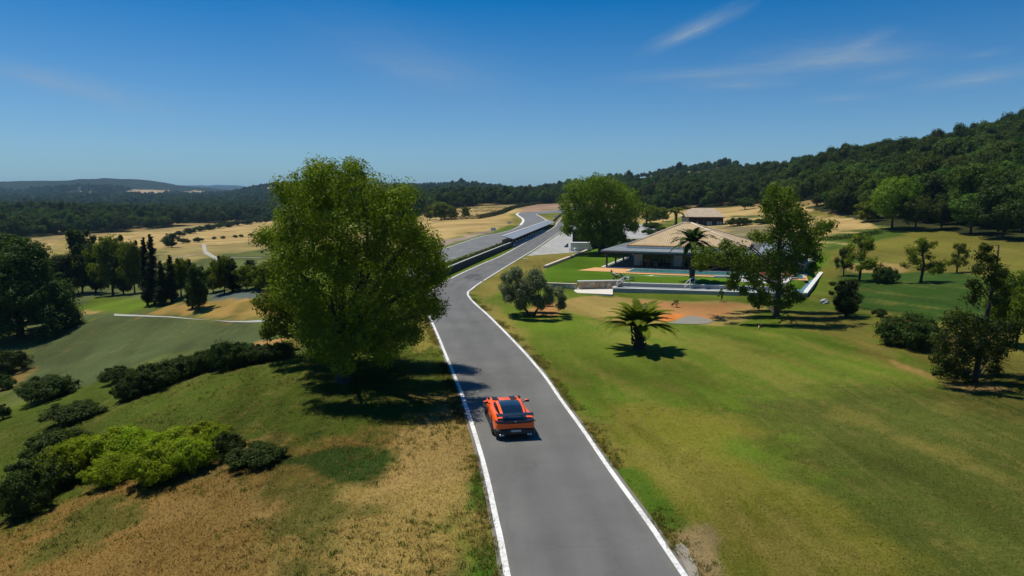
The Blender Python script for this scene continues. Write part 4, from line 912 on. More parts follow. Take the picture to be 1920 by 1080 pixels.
for bx, by, w in [(990, 381, 16), (1004, 380, 16), (1020, 379, 18), (1032, 379, 16)]:
    put('gorse', bx, by, by - 7, w, 'yellow flowering gorse bush behind the far hedge', 'bush', 'bush', 'yellow gorse bushes behind the far hedge')
fl = put('flowering', 1703, 650, 584, 106, 'round dark bush with a few orange flowers on the lawn edge', 'bush', 'bush')
rng = np.random.default_rng(5); C = rng.normal(size=(12, 3)); C[:, 2] = abs(C[:, 2]) + .9; C /= np.linalg.norm(C, axis=1)[:, None]
flm = leaves_mesh('flowers', C * np.array([2.3, 2.3, 1.5]) + np.array([0, 0, 1.5]), np.full(12, .12), 5, .12, rng, simple('orange_petals', (.55, .10, .02), .6, .2, 4))
link_mesh('flowers', flm, None, fl)['kind'] = 'stuff'
pp = put('young', 1268, 576, 562, 16, 'small red flowering plant in the red earth', 'plant', 'plant')
flm = leaves_mesh('flowers', rng.normal(size=(14, 3)) * np.array([.35, .35, .3]) + np.array([0, 0, 1.1]), np.full(14, .1), 6, .12, rng, simple('red_petals', (.6, .05, .02), .6, .2, 4))
link_mesh('flowers', flm, None, pp)['kind'] = 'stuff'
put('young', 1352, 566, 541, 14, 'thin sapling in front of the concrete trough', 'tree', 'tree')

# ---- palms
def palm(name, base, height, frond, n, label, seed, rb=.3, mat='palm', drop=1.0, group=None, rise=1.15):
    rng = np.random.default_rng(seed); o = empty(name, base, 0, label, 'palm tree', group)
    mb = MB(); k = 14; pts = []; rr = []
    for i in range(k + 1):
        t = i / k; pts.append((.08 * math.sin(t * 2), .03, -.2 + t * (height + .2))); rr.append(rb * (1.25 - .5 * min(1, t * 2.2) + (.45 * max(0, t - .7) / .3)) * (1 + .10 * (i % 2)))
    mb.tube(pts, rr, 10)
    for i in range(90):            # cut leaf bases up the stem
        t = .2 + .8 * rng.random(); a = rng.random() * 6.28; r = rb * (1.0 + .4 * max(0, t - .6)); c = Vector((math.cos(a) * r, math.sin(a) * r, t * height)); d = Vector((math.cos(a) * .12, math.sin(a) * .12, .16))
        mb.tube([c, c + d], [.06, .03], 4)
    mb.build('trunk', BARK_DK, o)
    V = []; tone = []
    for i in range(n):
        az = i * 2.39996 + rng.normal() * .12; u = (i + .5) / n; el = 1.48 - u * rise * 1.08 + rng.normal() * .07; L = frond * (.82 + .26 * rng.random()) * (.8 + .3 * u)
        dirh = Vector((math.cos(az), math.sin(az), 0)); side = Vector((-math.sin(az), math.cos(az), 0)); p = Vector((0, 0, height)) + dirh * .1; e = el; seg = 16; old = None; tf = rng.random()
        for j in range(seg):
            t = j / seg; st = dirh * math.cos(e) + Vector((0, 0, math.sin(e))); q = p + st * (L / seg); up = st.cross(side); up = up if up.z > 0 else -up
            w = L * .20 * math.sin(PI * min(1, .12 + t * .92)) ** .7 * (1 - .25 * t)
            V.append([p + side * .035, p - side * .035, q - side * .025, q + side * .025]); tone.append(.55)
            for sgn in (-1, 1):
                for h2 in (0, .33, .66):
                    a = p.lerp(q, h2); ln = (side * sgn * .78 + st * .62 + up * (.30 - .25 * t)).normalized(); tip = a + ln * w * (.85 + .3 * rng.random()) - Vector((0, 0, w * .22))
                    wd = st * (L * .024); V.append([a - wd, a + wd, tip + wd * .2, tip - wd * .2]); tone.append(np.clip(.25 + .5 * tf + rng.normal() * .15, 0, 1))
            p = q; e -= drop * (.055 + .13 * t) * (1.1 if u < .5 else .9)
    vs = np.array([[v[:] for v in f] for f in V]).reshape(-1, 3); nf = len(V)
    me = bpy.data.meshes.new('crown'); me.from_pydata(vs.tolist(), [], np.arange(nf * 4).reshape(-1, 4).tolist()); me.update()
    me.attributes.new('leaf_tone', 'FLOAT', 'FACE').data.foreach_set('value', np.array(tone, np.float32))
    link_mesh('crown', me, LF[mat], o); return o
p = hit(1197, 655); palm('palm_tree', p, 1.55, 3.05, 58, 'short thick date palm alone on the front lawn', 31, .42, 'palm', .72)
p = at_z(1297, 528, TZ); palm('palm_tree', p, 4.7, 3.5, 46, 'dark date palm rising in front of the tiled house roof', 32, .3, 'dark', .8, rise=1.5)
p = hit(1267, 427); palm('palm_tree', p, 4.2, 4.0, 36, 'far palm beside the tiled outbuilding', 33, .35)
p = hit(1212, 424); palm('palm_tree', p, 4.0, 3.2, 26, 'small far palm by the yard beyond the wide bright green tree', 34, .3)
# ------------------------------------------------------------------ woods
rng = np.random.default_rng(77)
def scatter(u0, u1, y0, y1, step):
    """jittered rows of trees inside a bearing wedge"""
    X = []; Y = []; y = y0
    while y < y1:
        s = step(y); xs = np.arange(u0 * y, u1 * y, s); k = len(xs)
        X.append(xs + (rng.random(k) - .5) * s * .9); Y.append(y + (rng.random(k) - .5) * s * .9); y += s * .9
    return np.concatenate(X), np.concatenate(Y)
FX, FY = scatter(-.95, 1.0, 95, 2600, lambda y: 5.0 if y < 350 else (5.6 if y < 700 else (7.5 if y < 1300 else 11)))
fp = 960 + FPX * FX / FY
n1 = fbm(FX * .03, FY * .03, 3, 5)
ok = FY > ymin_wood(fp) + (n1 - .5) * 14
# glades and thin places on the far hill and at the wood edges
patch = fbm(FX * .012 + 3, FY * .012, 4, 71)
ok &= ~((FY > 650) & (patch > .55) & (rng.random(len(FX)) < .9))
tanp = fbm(FX * .05, FY * .05, 3, 77)
ok &= ~((FY > 640) & (FY < 1500) & (fp > 960) & (fp < 1480) & (rng.random(len(FX)) < .66 + .34 * (fbm(FX * .02, FY * .02, 4, 72) > .50)))
ok &= ~((FY < 650) & (FY > 200) & (FY - ymin_wood(fp) < 90) & (tanp > .56) & (fp < 1560))
ok &= ~((fp > 330) & (fp < 540) & (FY < 640) & (FY < ymin_wood(fp) + 4))
for pts in FAR_SPOTS: ok &= ~in_poly(FX, FY, world_poly(pts))
FX, FY, fp = FX[ok], FY[ok], fp[ok]; FZ = H(FX, FY)
sx, sy = project(FX, FY, FZ + 3)
inv = (sx > -40) & (sx < 1960) & (sy < 1080)
FX, FY, FZ, fp = FX[inv], FY[inv], FZ[inv], fp[inv]
dist = np.hypot(FX, FY)
# hidden behind the ridge line? keep only what can be seen (the highest sight line so far along each bearing)
keep = np.zeros(len(FX), bool); order = np.argsort(dist); horizon = np.full(400, 9e9)
b = np.clip((sx[inv] + 60) / 2060 * 399, 0, 399).astype(int)
_, topy = project(FX, FY, FZ + 7.5)
for i in order:
    k = b[i]
    if topy[i] < horizon[k] + 14: keep[i] = True
    horizon[k] = min(horizon[k], topy[i] + 5)
FX, FY, FZ, fp, dist, topy = [a[keep] for a in (FX, FY, FZ, fp, dist, topy)]
order = np.argsort(dist); FX, FY, FZ, fp, dist = [a[order] for a in (FX, FY, FZ, fp, dist)]
NIND = 215
kinds = ['edge', 'edge_b', 'edge_c', 'holm_d']
for i in range(min(NIND, len(FX))):
    k = kinds[i % 3] if i < NIND - 24 else ['holm', 'holm_b', 'holm_c', 'holm_d'][i % 4]
    tm, cm, h, w = PROTO[k]; s = .78 + .75 * rng.random() ** 1.6
    if fp[i] > 1480: lab, grp = 'dark evergreen oak in the dense wood on the right hillside', 'oaks of the right hillside wood'
    elif fp[i] > 700: lab, grp = 'dark evergreen oak in the wood beyond the race track and house', 'oaks of the wood beyond the track'
    else: lab, grp = 'dark evergreen oak in the wooded valley at left', 'oaks of the left valley wood'
    make_tree('oak_tree', tm, cm, (FX[i], FY[i], FZ[i] - .2), rng.random() * 6.28, (s, s, s * (.85 + .35 * rng.random())), lab, 'tree', grp)
ng = bpy.data.node_groups.new('wood_scatter', 'GeometryNodeTree'); ng.is_modifier = True
ng.interface.new_socket('Geometry', in_out='INPUT', socket_type='NodeSocketGeometry'); ng.interface.new_socket('Geometry', in_out='OUTPUT', socket_type='NodeSocketGeometry')
gin = ng.nodes.new('NodeGroupInput'); gout = ng.nodes.new('NodeGroupOutput'); join = ng.nodes.new('GeometryNodeGeometryToInstance')
for k in ['holm', 'holm_b', 'holm_c', 'holm_d']:
    src = next(o for o in bpy.data.objects if o.type == 'MESH' and o.data == PROTO[k][1])
    oi = ng.nodes.new('GeometryNodeObjectInfo'); oi.inputs['Object'].default_value = src; oi.inputs['As Instance'].default_value = True
    ng.links.new(oi.outputs['Geometry'], join.inputs[0])
iop = ng.nodes.new('GeometryNodeInstanceOnPoints'); iop.inputs['Pick Instance'].default_value = True
def na(n, ty):
    a = ng.nodes.new('GeometryNodeInputNamedAttribute'); a.data_type = ty; a.inputs['Name'].default_value = n
    return next(o for o in a.outputs if o.enabled and o.name == 'Attribute')
ng.links.new(gin.outputs[0], iop.inputs['Points']); ng.links.new(join.outputs[0], iop.inputs['Instance'])
ng.links.new(na('pick', 'INT'), iop.inputs['Instance Index']); ng.links.new(na('turn', 'FLOAT_VECTOR'), iop.inputs['Rotation']); ng.links.new(na('size', 'FLOAT_VECTOR'), iop.inputs['Scale'])
ng.links.new(iop.outputs[0], gout.inputs[0])
def wood(q, label):
    X, Y, Z = FX[q], FY[q], FZ[q]; n = len(X)
    me = bpy.data.meshes.new('wood'); me.vertices.add(n); me.vertices.foreach_set('co', np.stack([X, Y, Z - .3], 1).astype(np.float32).ravel())
    s = (.75 + .8 * rng.random(n) ** 1.8) * np.where(Y > 700, 1.05, 1.0) * np.where(Y > 1300, 1.35, 1.0)
    me.attributes.new('pick', 'INT', 'POINT').data.foreach_set('value', rng.integers(0, 4, n).astype(np.int32))
    me.attributes.new('turn', 'FLOAT_VECTOR', 'POINT').data.foreach_set('vector', np.stack([np.zeros(n), np.zeros(n), rng.random(n) * 6.28], 1).astype(np.float32).ravel())
    me.attributes.new('size', 'FLOAT_VECTOR', 'POINT').data.foreach_set('vector', np.stack([s, s, s * (.85 + .3 * rng.random(n))], 1).astype(np.float32).ravel())
    o = link_mesh('wood', me); tag(o, label, 'wood', kind='stuff'); md = o.modifiers.new('scatter', 'NODES'); md.node_group = ng; return o
rest = np.arange(len(FX)) >= NIND
wood(rest & (fp > 1480), 'mass of dark evergreen oaks covering the right hillside')
wood(rest & (fp <= 1480) & (fp > 680), 'wood of dark oaks beyond the race track and up the far hill')
wood(rest & (fp <= 680), 'dark wooded hills beyond the left valley fields')
print('WOOD', len(FX), dist[min(NIND, len(dist)) - 1])
# ------------------------------------------------------------------ built things
M_WHITE = simple('white_paint', (.62, .62, .59), .6, .14, 1.6)
M_CONC = simple('grey_concrete', (.33, .33, .31), .85, .14, 1.4, bump=.2)
M_CONC_LT = simple('pale_concrete_slab', (.58, .54, .47), .85, .08, 1.0, bump=.15)
M_BLACK = simple('black_paint', (.012, .012, .013), .45, .1, 2)
M_DARK = simple('dark_metal', (.022, .021, .02), .5, .15, 2)
M_STEEL = simple('steel', (.55, .56, .58), .35, .06, 2, metal=.8)
M_ZINC = simple('zinc_sheet', (.185, .215, .225), .5, .12, .9)
M_FLOOR = simple('deck_floor', (.13, .13, .125), .6, .1, 1)
M_TERRA = simple('terracotta_paving', (.56, .30, .11), .8, .12, 1.5)
M_WOODF = simple('pale_wood', (.42, .22, .08), .5, .15, 4)
def glass(name, col, rough=.06):
    m, nt, out = material(name); b = nt.new('ShaderNodeBsdfPrincipled', i_Roughness=rough); b.inputs['Base Color'].default_value = tuple(col) + (1,)
    b.inputs['Specular IOR Level'].default_value = .6; nt.l.new(b.outputs[0], out.inputs[0]); return m
M_GLASS = glass('dark_glazing', (.006, .012, .018))
def stone_mat():
    m, nt, out = material('rubble_stone'); b = nt.new('ShaderNodeBsdfPrincipled', i_Roughness=.9)
    tc = nt.new('ShaderNodeTexCoord').outputs['Object']
    v = nt.new('ShaderNodeTexVoronoi', i_Scale=3.2); nt.l.new(tc, v.inputs[0])
    e = nt.new('ShaderNodeTexVoronoi', i_Scale=3.2); e.feature = 'DISTANCE_TO_EDGE'; nt.l.new(tc, e.inputs[0])
    sp = nt.new('ShaderNodeSeparateColor'); nt.l.new(v.outputs['Color'], sp.inputs[0])
    c = nt.mix(sp.outputs[0], (.24, .19, .12), (.58, .50, .36)); c = nt.mix(nt.ramp(sp.outputs[1], .75, .8), c, (.50, .27, .11))
    c = nt.mix(nt.ramp(e.outputs[0], .0, .06), (.20, .18, .14), c)
    nt.l.new(c, b.inputs['Base Color']); nt.l.new(b.outputs[0], out.inputs[0]); return m
M_STONE = stone_mat()
def tile_mat(name, c1, c2):
    m, nt, out = material(name); b = nt.new('ShaderNodeBsdfPrincipled', i_Roughness=.85)
    uv = nt.new('ShaderNodeUVMap').outputs[0]
    br = nt.new('ShaderNodeTexBrick', i_Scale=1.0); nt.l.new(uv, br.inputs[0]); br.offset = 0
    for k, v in (('Brick Width', .34), ('Row Height', .5), ('Mortar Size', .05), ('Bias', 0.0)): br.inputs[k].default_value = v
    br.inputs['Color1'].default_value = tuple(c1) + (1,); br.inputs['Color2'].default_value = tuple(c2) + (1,); br.inputs['Mortar'].default_value = tuple(k * .74 for k in c2) + (1,)
    n = nt.ramp(nt.noise(uv, .5, 5, .65), .3, .7)
    c = nt.mix(nt.math('MULTIPLY', n, .45), br.outputs[0], [k * .66 for k in c2])
    lich = nt.ramp(nt.noise(uv, 2.2, 5, .7), .58, .7); c = nt.mix(nt.math('MULTIPLY', lich, .35), c, (.56, .47, .32))
    nt.l.new(c, b.inputs['Base Color'])
    bp = nt.new('ShaderNodeBump', i_Strength=.35, i_Distance=.05); nt.l.new(br.outputs['Fac'], bp.inputs['Height']); bp.invert = True; nt.l.new(bp.outputs[0], b.inputs['Normal'])
    nt.l.new(b.outputs[0], out.inputs[0]); return m
M_TILE = tile_mat('clay_tiles', (.53, .40, .23), (.44, .32, .18)); M_TILE2 = tile_mat('weathered_tiles', (.56, .45, .32), (.44, .34, .24))
def hip_roof(name, corners, ridge, mat, parent, thick=.14):
    """tiled hip roof: eave corners anticlockwise, ridge = one or two points; each slope carries tile courses in UV"""
    c = [Vector(p) for p in corners]; r = [Vector(p) for p in ridge]
    sl = [(c[0], c[1], r[-1], r[0]), (c[1], c[2], r[-1], None), (c[2], c[3], r[0], r[-1]), (c[3], c[0], r[0], None)]
    if len(r) == 1: sl = [(c[i], c[(i + 1) % 4], r[0], None) for i in range(4)]
    bm = bmesh.new(); uvl = bm.loops.layers.uv.new('UVMap')
    for a, b_, p, q in sl:
        pts = [a, b_, p] + ([q] if q is not None else [])
        ex = (b_ - a).normalized(); nn = (b_ - a).cross(p - a).normalized(); ey = nn.cross(ex)
        f = bm.faces.new([bm.verts.new(v) for v in pts])
        for lp in f.loops: d = lp.vert.co - a; lp[uvl].uv = (d.dot(ex), d.dot(ey))
        # the eave board below the tiles
        f2 = bm.faces.new([bm.verts.new(v) for v in (a, a - Vector((0, 0, thick)), b_ - Vector((0, 0, thick)), b_)])
        for lp in f2.loops: lp[uvl].uv = (0.02, 0.02)
    bm.faces.new([bm.verts.new(v - Vector((0, 0, thick))) for v in reversed(c)])
    me = bpy.data.meshes.new(name); bm.to_mesh(me); bm.free(); me.update()
    return link_mesh(name, me, mat, parent)

# ---- pavilion
RZ = math.atan2(-.358, .934); C0 = Vector((13.5, 99.0, TZ))
house = empty('pavilion_house', C0, RZ, 'low pavilion with a big clay tile roof and grey canopy by the pool', 'house')
def hw(x, y, z=0.0):      # pavilion frame -> world
    return Vector((C0.x + x * math.cos(RZ) - y * math.sin(RZ), C0.y + x * math.sin(RZ) + y * math.cos(RZ), C0.z + z))
mb = MB(); mb.prism([(-.1, -.2), (27, -.2), (27, 31), (-.1, 31)], -.3, .10); mb.build('floor', M_FLOOR, house)
mb = MB(); mb.box((13.4, -.38, -.08), (27.6, .34, .46)); mb.box((-.27, 15.4, -.08), (.32, 31.2, .46)); mb.build('floor_edge', M_WHITE, house)
for x, y in [(.25, .25), (.25, 6.2), (.25, 12), (.25, 18), (.25, 24), (9.6, .4), (13.6, .4), (20, .4), (26.5, .4)]:
    mb = MB(); mb.box((x, y, 1.18), (.24, .24, 2.16)); mb.build('column', M_DARK, house)
mb = MB(); mb.prism([(-.5, -.6), (27.2, -.6), (27.2, 31.2), (21, 31.2), (21, 6.4), (6.2, 6.4), (6.2, 31.2), (-.5, 31.2)], 2.36, 2.56)
cano = mb.build('canopy', M_ZINC, house)
sm = MB(); x = .4
while x < 27: sm.box((x, 2.9, 2.575), (.05, 6.9, .03)); x += 1.25
y = 7.4
while y < 31: sm.box((2.8, y, 2.575), (6.4, .05, .03)); y += 1.25
sm.build('seam', simple('zinc_seam', (.30, .33, .34), .5, .05), cano)
mb = MB(); mb.box((13.35, -.42, 2.24), (27.3, .2, .236)); mb.box((-.38, 15.3, 2.24), (.2, 31.2, .236)); mb.build('beam', M_DARK, house)
roof = hip_roof('tile_roof', [(2.1, 5.2, 2.98), (19.6, 5.2, 2.98), (19.6, 22.6, 2.98), (2.1, 22.6, 2.98)], [(9.3, 13.9, 6.12), (10.5, 13.9, 6.12)], M_TILE, house)
mb = MB(); mb.box((10.85, 5.08, 2.72), (17.6, .2, .22)); mb.build('gutter', M_WHITE, roof)
mb = MB()        # rounded ends of the lowest tile course and the hip ridge tiles
xx = 2.15
while xx < 19.6: mb.tube([(xx, 5.02, 3.0), (xx, 5.5, 3.10)], [.085, .085], 6); xx += .36
mb.build('eave_tiles', M_TERRA, roof)
mb = MB()
for a, b_ in [((2.1, 5.2, 3.0), (9.3, 13.9, 6.14)), ((19.6, 5.2, 3.0), (10.5, 13.9, 6.14)), ((19.6, 22.6, 3.0), (10.5, 13.9, 6.14)), ((2.1, 22.6, 3.0), (9.3, 13.9, 6.14)), ((9.2, 13.9, 6.14), (10.6, 13.9, 6.14))]:
    mb.tube([a, b_], [.14, .14], 7)
mb.build('ridge_tiles', simple('ridge_clay', (.60, .47, .35), .85, .15, 3), roof)
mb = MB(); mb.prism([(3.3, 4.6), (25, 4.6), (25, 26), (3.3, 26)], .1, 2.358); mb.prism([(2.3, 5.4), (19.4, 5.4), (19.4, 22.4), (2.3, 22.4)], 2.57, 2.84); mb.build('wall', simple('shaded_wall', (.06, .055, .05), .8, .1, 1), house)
for x0, x1 in [(4.9, 9.1), (10.5, 13.0), (13.2, 16.2), (16.4, 19.4), (19.6, 22.4)]:
    mb = MB(); mb.box(((x0 + x1) / 2, 4.53, 1.2), (x1 - x0, .06, 2.16)); w = mb.build('window', M_GLASS, house)
    fm = MB()
    for xx in (x0 + .04, (x0 + x1) / 2, x1 - .04): fm.box((xx, 4.47, 1.2), (.07, .05, 2.16))
    fm.build('frame', M_DARK, w)
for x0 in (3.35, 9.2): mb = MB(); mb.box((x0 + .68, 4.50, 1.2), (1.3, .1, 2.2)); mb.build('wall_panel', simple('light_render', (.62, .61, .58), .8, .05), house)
mb = MB(); mb.box((3.26, 14.8, 1.2), (.06, 18, 2.1)); mb.build('window', M_GLASS, house)
for x, y in [(6.0, 3.9), (7.6, 3.9)]:
    mb = MB(); mb.tube([(x, y - .3, 2.35), (x, y - .3, 2.0)], [.015, .015], 4); mb.tube([(x, y - .3, 2.02), (x, y - .3, 1.85), (x, y - .3, 1.8)], [.05, .17, .16], 8); mb.build('pendant_lamp', M_WHITE, house)

# ---- terrace floor, pool
tp = sheet('terracotta_paving', [hw(*p).xy for p in [(-2.6, -5.4), (-1.3, -.6), (27, -.6), (27, -6.6), (3, -6.6), (2.6, -5.5)]], M_TERRA, .03, 2, 'orange terracotta paving round the pool', lambda x, y: np.full(len(x), TZ))
pool = empty('swimming_pool', hw(0, 0), RZ, 'long narrow turquoise swimming pool in front of the pavilion', 'pool')
def water_mat():
    m, nt, out = material('pool_water'); b = nt.new('ShaderNodeBsdfPrincipled', i_Roughness=.08)
    tc = nt.new('ShaderNodeTexCoord').outputs['Object']; n = nt.noise(tc, 1.6, 4)
    nt.l.new(nt.mix(nt.ramp(n, .35, .65), (.035, .17, .17), (.10, .30, .28)), b.inputs['Base Color'])
    bp = nt.new('ShaderNodeBump', i_Strength=.2, i_Distance=.05); nt.l.new(n, bp.inputs['Height']); nt.l.new(bp.outputs[0], b.inputs['Normal']); nt.l.new(b.outputs[0], out.inputs[0]); return m
M_WATER = water_mat()
mb = MB(); mb.box((15.5, -3.1, .03), (22, 3.9, .12)); mb.build('water', M_WATER, pool)
mb = MB(); mb.box((15.5, -5.17, .06), (22.6, .22, .16)); mb.box((15.5, -1.03, .06), (22.6, .22, .16)); mb.box((4.4, -3.1, .06), (.22, 3.92, .16)); mb.box((26.6, -3.1, .06), (.22, 3.92, .16)); mb.build('coping', simple('pool_coping', (.34, .33, .30), .7, .1), pool)
mb = MB(); mb.tube([(20.2, -.8, .1), (20.2, -.8, .85), (20.35, -1.1, 1.0), (20.5, -1.6, .95)], [.05, .05, .05, .05], 8); tag(mb.build('pool_shower', M_STEEL), 'small curved white pool shower at the pool edge', 'shower'); bpy.data.objects['pool_shower'].location = hw(0, 0); bpy.data.objects['pool_shower'].rotation_euler.z = RZ

# ---- tables and chairs under the canopy
def patio_table(x, y, lab):
    t = empty('patio_table', hw(x, y, .1), RZ, lab, 'table')
    mb = MB(); mb.box((0, 0, .73), (2.5, .95, .05)); mb.build('tabletop', M_DARK, t)
    for sx in (-1.1, 1.1):
        for sy in (-.38, .38): mb = MB(); mb.box((sx, sy, .35), (.07, .07, .70)); mb.build('leg', M_DARK, t)
patio_table(6.0, 2.2, 'dark patio table under the canopy with three wooden chairs, nearer the open corner'); patio_table(11.9, 2.2, 'dark patio table under the canopy, farther along the pool')
chair = empty('patio_chair', (0, 0, 0), 0)
mb = MB(); mb.box((0, 0, .44), (.48, .46, .05)); mb.build('seat', M_WOODF, chair)
mb = MB(); mb.tube([(-.22, -.22, .44), (-.22, -.25, .66), (-.13, -.27, .82), (0, -.28, .87), (.13, -.27, .82), (.22, -.25, .66), (.22, -.22, .44)], [.035] * 7, 6); mb.build('backrest', M_WOODF, chair)
for sx in (-.2, .2):
    for sy in (-.2, .2): mb = MB(); mb.tube([(sx * 1.1, sy * 1.1, 0), (sx, sy, .42)], [.025, .03], 6); mb.build('leg', M_WOODF, chair)
def dup(root, loc, rz, label=None, group=None):
    r = root.copy(); COL.objects.link(r); r.location = loc; r.rotation_euler = (0, 0, rz)
    if label: r['label'] = label
    if group: r['group'] = group
    for ch in list(root.children):
        c = ch.copy(); COL.objects.link(c); c.parent = r
        for g in ch.children: d = g.copy(); COL.objects.link(d); d.parent = c
    return r
tag(chair, 'pale wooden chair with an arched back under the canopy', 'chair', 'wooden chairs along the canopy tables')
for i, x in enumerate([5.0, 6.1, 7.2, 10.9, 12.0, 13.1]):
    loc = hw(x, 1.2, .1)
    if i == 0: chair.location = loc; chair.rotation_euler = (0, 0, RZ)
    else: dup(chair, loc, RZ)

# ---- loungers on the lawn and the person lying on one of them
def lounger(p, rz, lab):
    o = empty('sun_lounger', p, rz, lab, 'lounger')
    mb = MB(); mb.box((.45, 0, .33), (1.15, .66, .07)); mb.build('seat', M_BLACK, o, .015)
    mb = MB(); a = rad(38); L = .85
    P = [(-.12, .30), (-.12 - L * math.cos(a), .30 + L * math.sin(a)), (-.16 - L * math.cos(a), .36 + L * math.sin(a)), (-.14, .37)]
    vs = [(x, s * .33, z) for s in (-1, 1) for x, z in P]; mb.add(vs, [(3, 2, 1, 0), (4, 5, 6, 7), (0, 1, 5, 4), (1, 2, 6, 5), (2, 3, 7, 6), (3, 0, 4, 7)]); mb.build('backrest', M_BLACK, o)
    for x, y in ((-.05, -.28), (-.05, .28), (.95, -.28), (.95, .28)): mb = MB(); mb.tube([(x, y, .0), (x, y, .32)], [.03, .03], 6); mb.build('leg', M_DARK, o)
    for y in (-.36, .36): mb = MB(); mb.tube([(-.45, y - .03, .1), (-.45, y + .03, .1)], [.1, .1], 12); mb.build('wheel', M_BLACK, o)
    mb = MB(); mb.tube([(-.45, -.36, .1), (-.45, 0, .1), (-.45, .36, .1)], [.02] * 3, 6); mb.tube([(-.45, -.25, .1), (-.2, -.25, .30)], [.02, .02], 6); mb.tube([(-.45, .25, .1), (-.2, .25, .30)], [.02, .02], 6); mb.build('axle', M_DARK, o)
    return o
l1 = at_z(1157, 524.5, TZ); l2 = at_z(1173.5, 525.5, TZ)
lounger(l1, RZ * .4, 'black sun lounger on the lawn with a person lying back on it'); lb = lounger(l2, RZ * .5, 'empty black sun lounger on the lawn with a white towel')
def towel():
    mb = MB(); mb.box((.25, 0, .378), (.34, .5, .03)); mb.box((.27, -.31, .28), (.24, .02, .2)); o = mb.build('towel', M_WHITE, None, .008); o.location = l2; o.rotation_euler.z = RZ * .5
    tag(o, 'folded white towel over the empty sun lounger', 'towel')
towel()
def person():
    """someone lying back on the lounger, knees raised"""
    V = {'pelvis': (-.10, 0, .47, .13), 'belly': (-.27, 0, .58, .125), 'chest': (-.46, 0, .76, .145), 'neck': (-.62, 0, .93, .06), 'chin': (-.64, 0, .97, .065), 'head': (-.69, 0, 1.08, .105), 'crown': (-.72, 0, 1.16, .07),
         'nose': (-.585, 0, 1.075, .03)}
    E = [('pelvis', 'belly'), ('belly', 'chest'), ('chest', 'neck'), ('neck', 'chin'), ('chin', 'head'), ('head', 'crown'), ('head', 'nose')]
    for s, n in ((-1, 'l'), (1, 'r')):
        V.update({'hip' + n: (-.04, s * .09, .46, .095), 'knee' + n: (.36, s * .12, .70, .062), 'ankle' + n: (.62, s * .11, .42, .042), 'toe' + n: (.80, s * .12, .42, .032),
                  'sho' + n: (-.53, s * .19, .83, .062), 'elb' + n: (-.36, s * .30, .60, .042), 'wri' + n: (-.12, s * .24, .56, .030), 'palm' + n: (-.03, s * .22, .56, .032)})
        E += [('pelvis', 'hip' + n), ('hip' + n, 'knee' + n), ('knee' + n, 'ankle' + n), ('ankle' + n, 'toe' + n), ('chest', 'sho' + n), ('sho' + n, 'elb' + n), ('elb' + n, 'wri' + n), ('wri' + n, 'palm' + n)]
        for k in range(5):
            fn = f'f{k}{n}'; thumb = k == 4
            V[fn] = ((.0, s * (.17), .565, .009) if thumb else (.055 - abs(k - 1) * .008, s * (.195 + k * .018), .552, .009)); E.append(('palm' + n, fn))
    names = list(V); me = bpy.data.meshes.new('person'); me.from_pydata([V[n][:3] for n in names], [(names.index(a), names.index(b_)) for a, b_ in E], []); me.update()
    o = link_mesh('person', me, simple('skin', (.42, .24, .17), .6, .05, 8)); md = o.modifiers.new('skin', 'SKIN'); sv = me.skin_vertices[0].data
    for i, n in enumerate(names): sv[i].radius = (V[n][3],) * 2; sv[i].use_root = n == 'pelvis'
    md.use_smooth_shade = True; ss = o.modifiers.new('sub', 'SUBSURF'); ss.levels = ss.render_levels = 1
    tag(o, 'dark haired person in a white top lying back on the sun lounger', 'person'); o.location = l1; o.rotation_euler.z = RZ * .4
    mb = MB(); mb.tube([(-.20, 0, .52), (-.28, 0, .595), (-.46, 0, .77), (-.56, 0, .865)], [.145, .142, .165, .10], 12); sh = mb.build('shirt', M_WHITE, o)
    for s in (-1, 1): mb = MB(); mb.tube([(-.51, s * .15, .82), (-.54, s * .2, .82), (-.45, s * .25, .71)], [.08, .085, .065], 8); mb.build('sleeve', M_WHITE, sh)
    mb = MB(); mb.tube([(-.66, 0, 1.0), (-.725, 0, 1.09), (-.745, 0, 1.15), (-.72, 0, 1.20)], [.075, .108, .10, .05], 10); mb.build('hair', simple('dark_hair', (.018, .012, .01), .6, .1, 9), o)
    for s in (-1, 1): mb = MB(); mb.tube([(-.06, s * .085, .465), (.10, s * .1, .56), (.22, s * .108, .625)], [.115, .105, .088], 10); mb.build('shorts', simple('grey_shorts', (.20, .22, .25), .8, .05, 5), o)
    for s in (-1, 1): mb = MB(); mb.tube([(-.592, s * .038, 1.105), (-.583, s * .038, 1.105)], [.012, .012], 6); mb.build('eye', M_BLACK, o)
    mb = MB(); mb.tube([(-.585, -.03, 1.03), (-.582, 0, 1.027), (-.585, .03, 1.03)], [.008] * 3, 5); mb.build('mouth', simple('lips', (.35, .12, .10), .5), o)
person()

# ---- terrace edge: stone wall, platform, concrete trough
def wall_along(name, pts, thick, z0, z1, mat, parent=None, side=0):
    """a wall following ground points; z0/z1 absolute heights or functions of the point"""
    mb = MB(); P = [Vector((p[0], p[1])) for p in pts]; n = len(P); vs = []
    for i, p in enumerate(P):
        t = (P[min(i + 1, n - 1)] - P[max(i - 1, 0)]).normalized(); q = Vector((-t.y, t.x))
        a, b_ = (z0(p) if callable(z0) else z0), (z1(p) if callable(z1) else z1)
        for s, z in ((-.5, a), (.5, a), (.5, b_), (-.5, b_)): w = p + q * (s + side * .5) * thick; vs.append((w.x, w.y, z))
    fs = [(3, 2, 1, 0), tuple(4 * (n - 1) + k for k in range(4))]
    for i in range(n - 1):
        for k in range(4): fs.append((4 * i + k, 4 * i + (k + 1) % 4, 4 * i + 4 + (k + 1) % 4, 4 * i + 4 + k))
    mb.add(vs, fs); return mb.build(name, mat, parent)
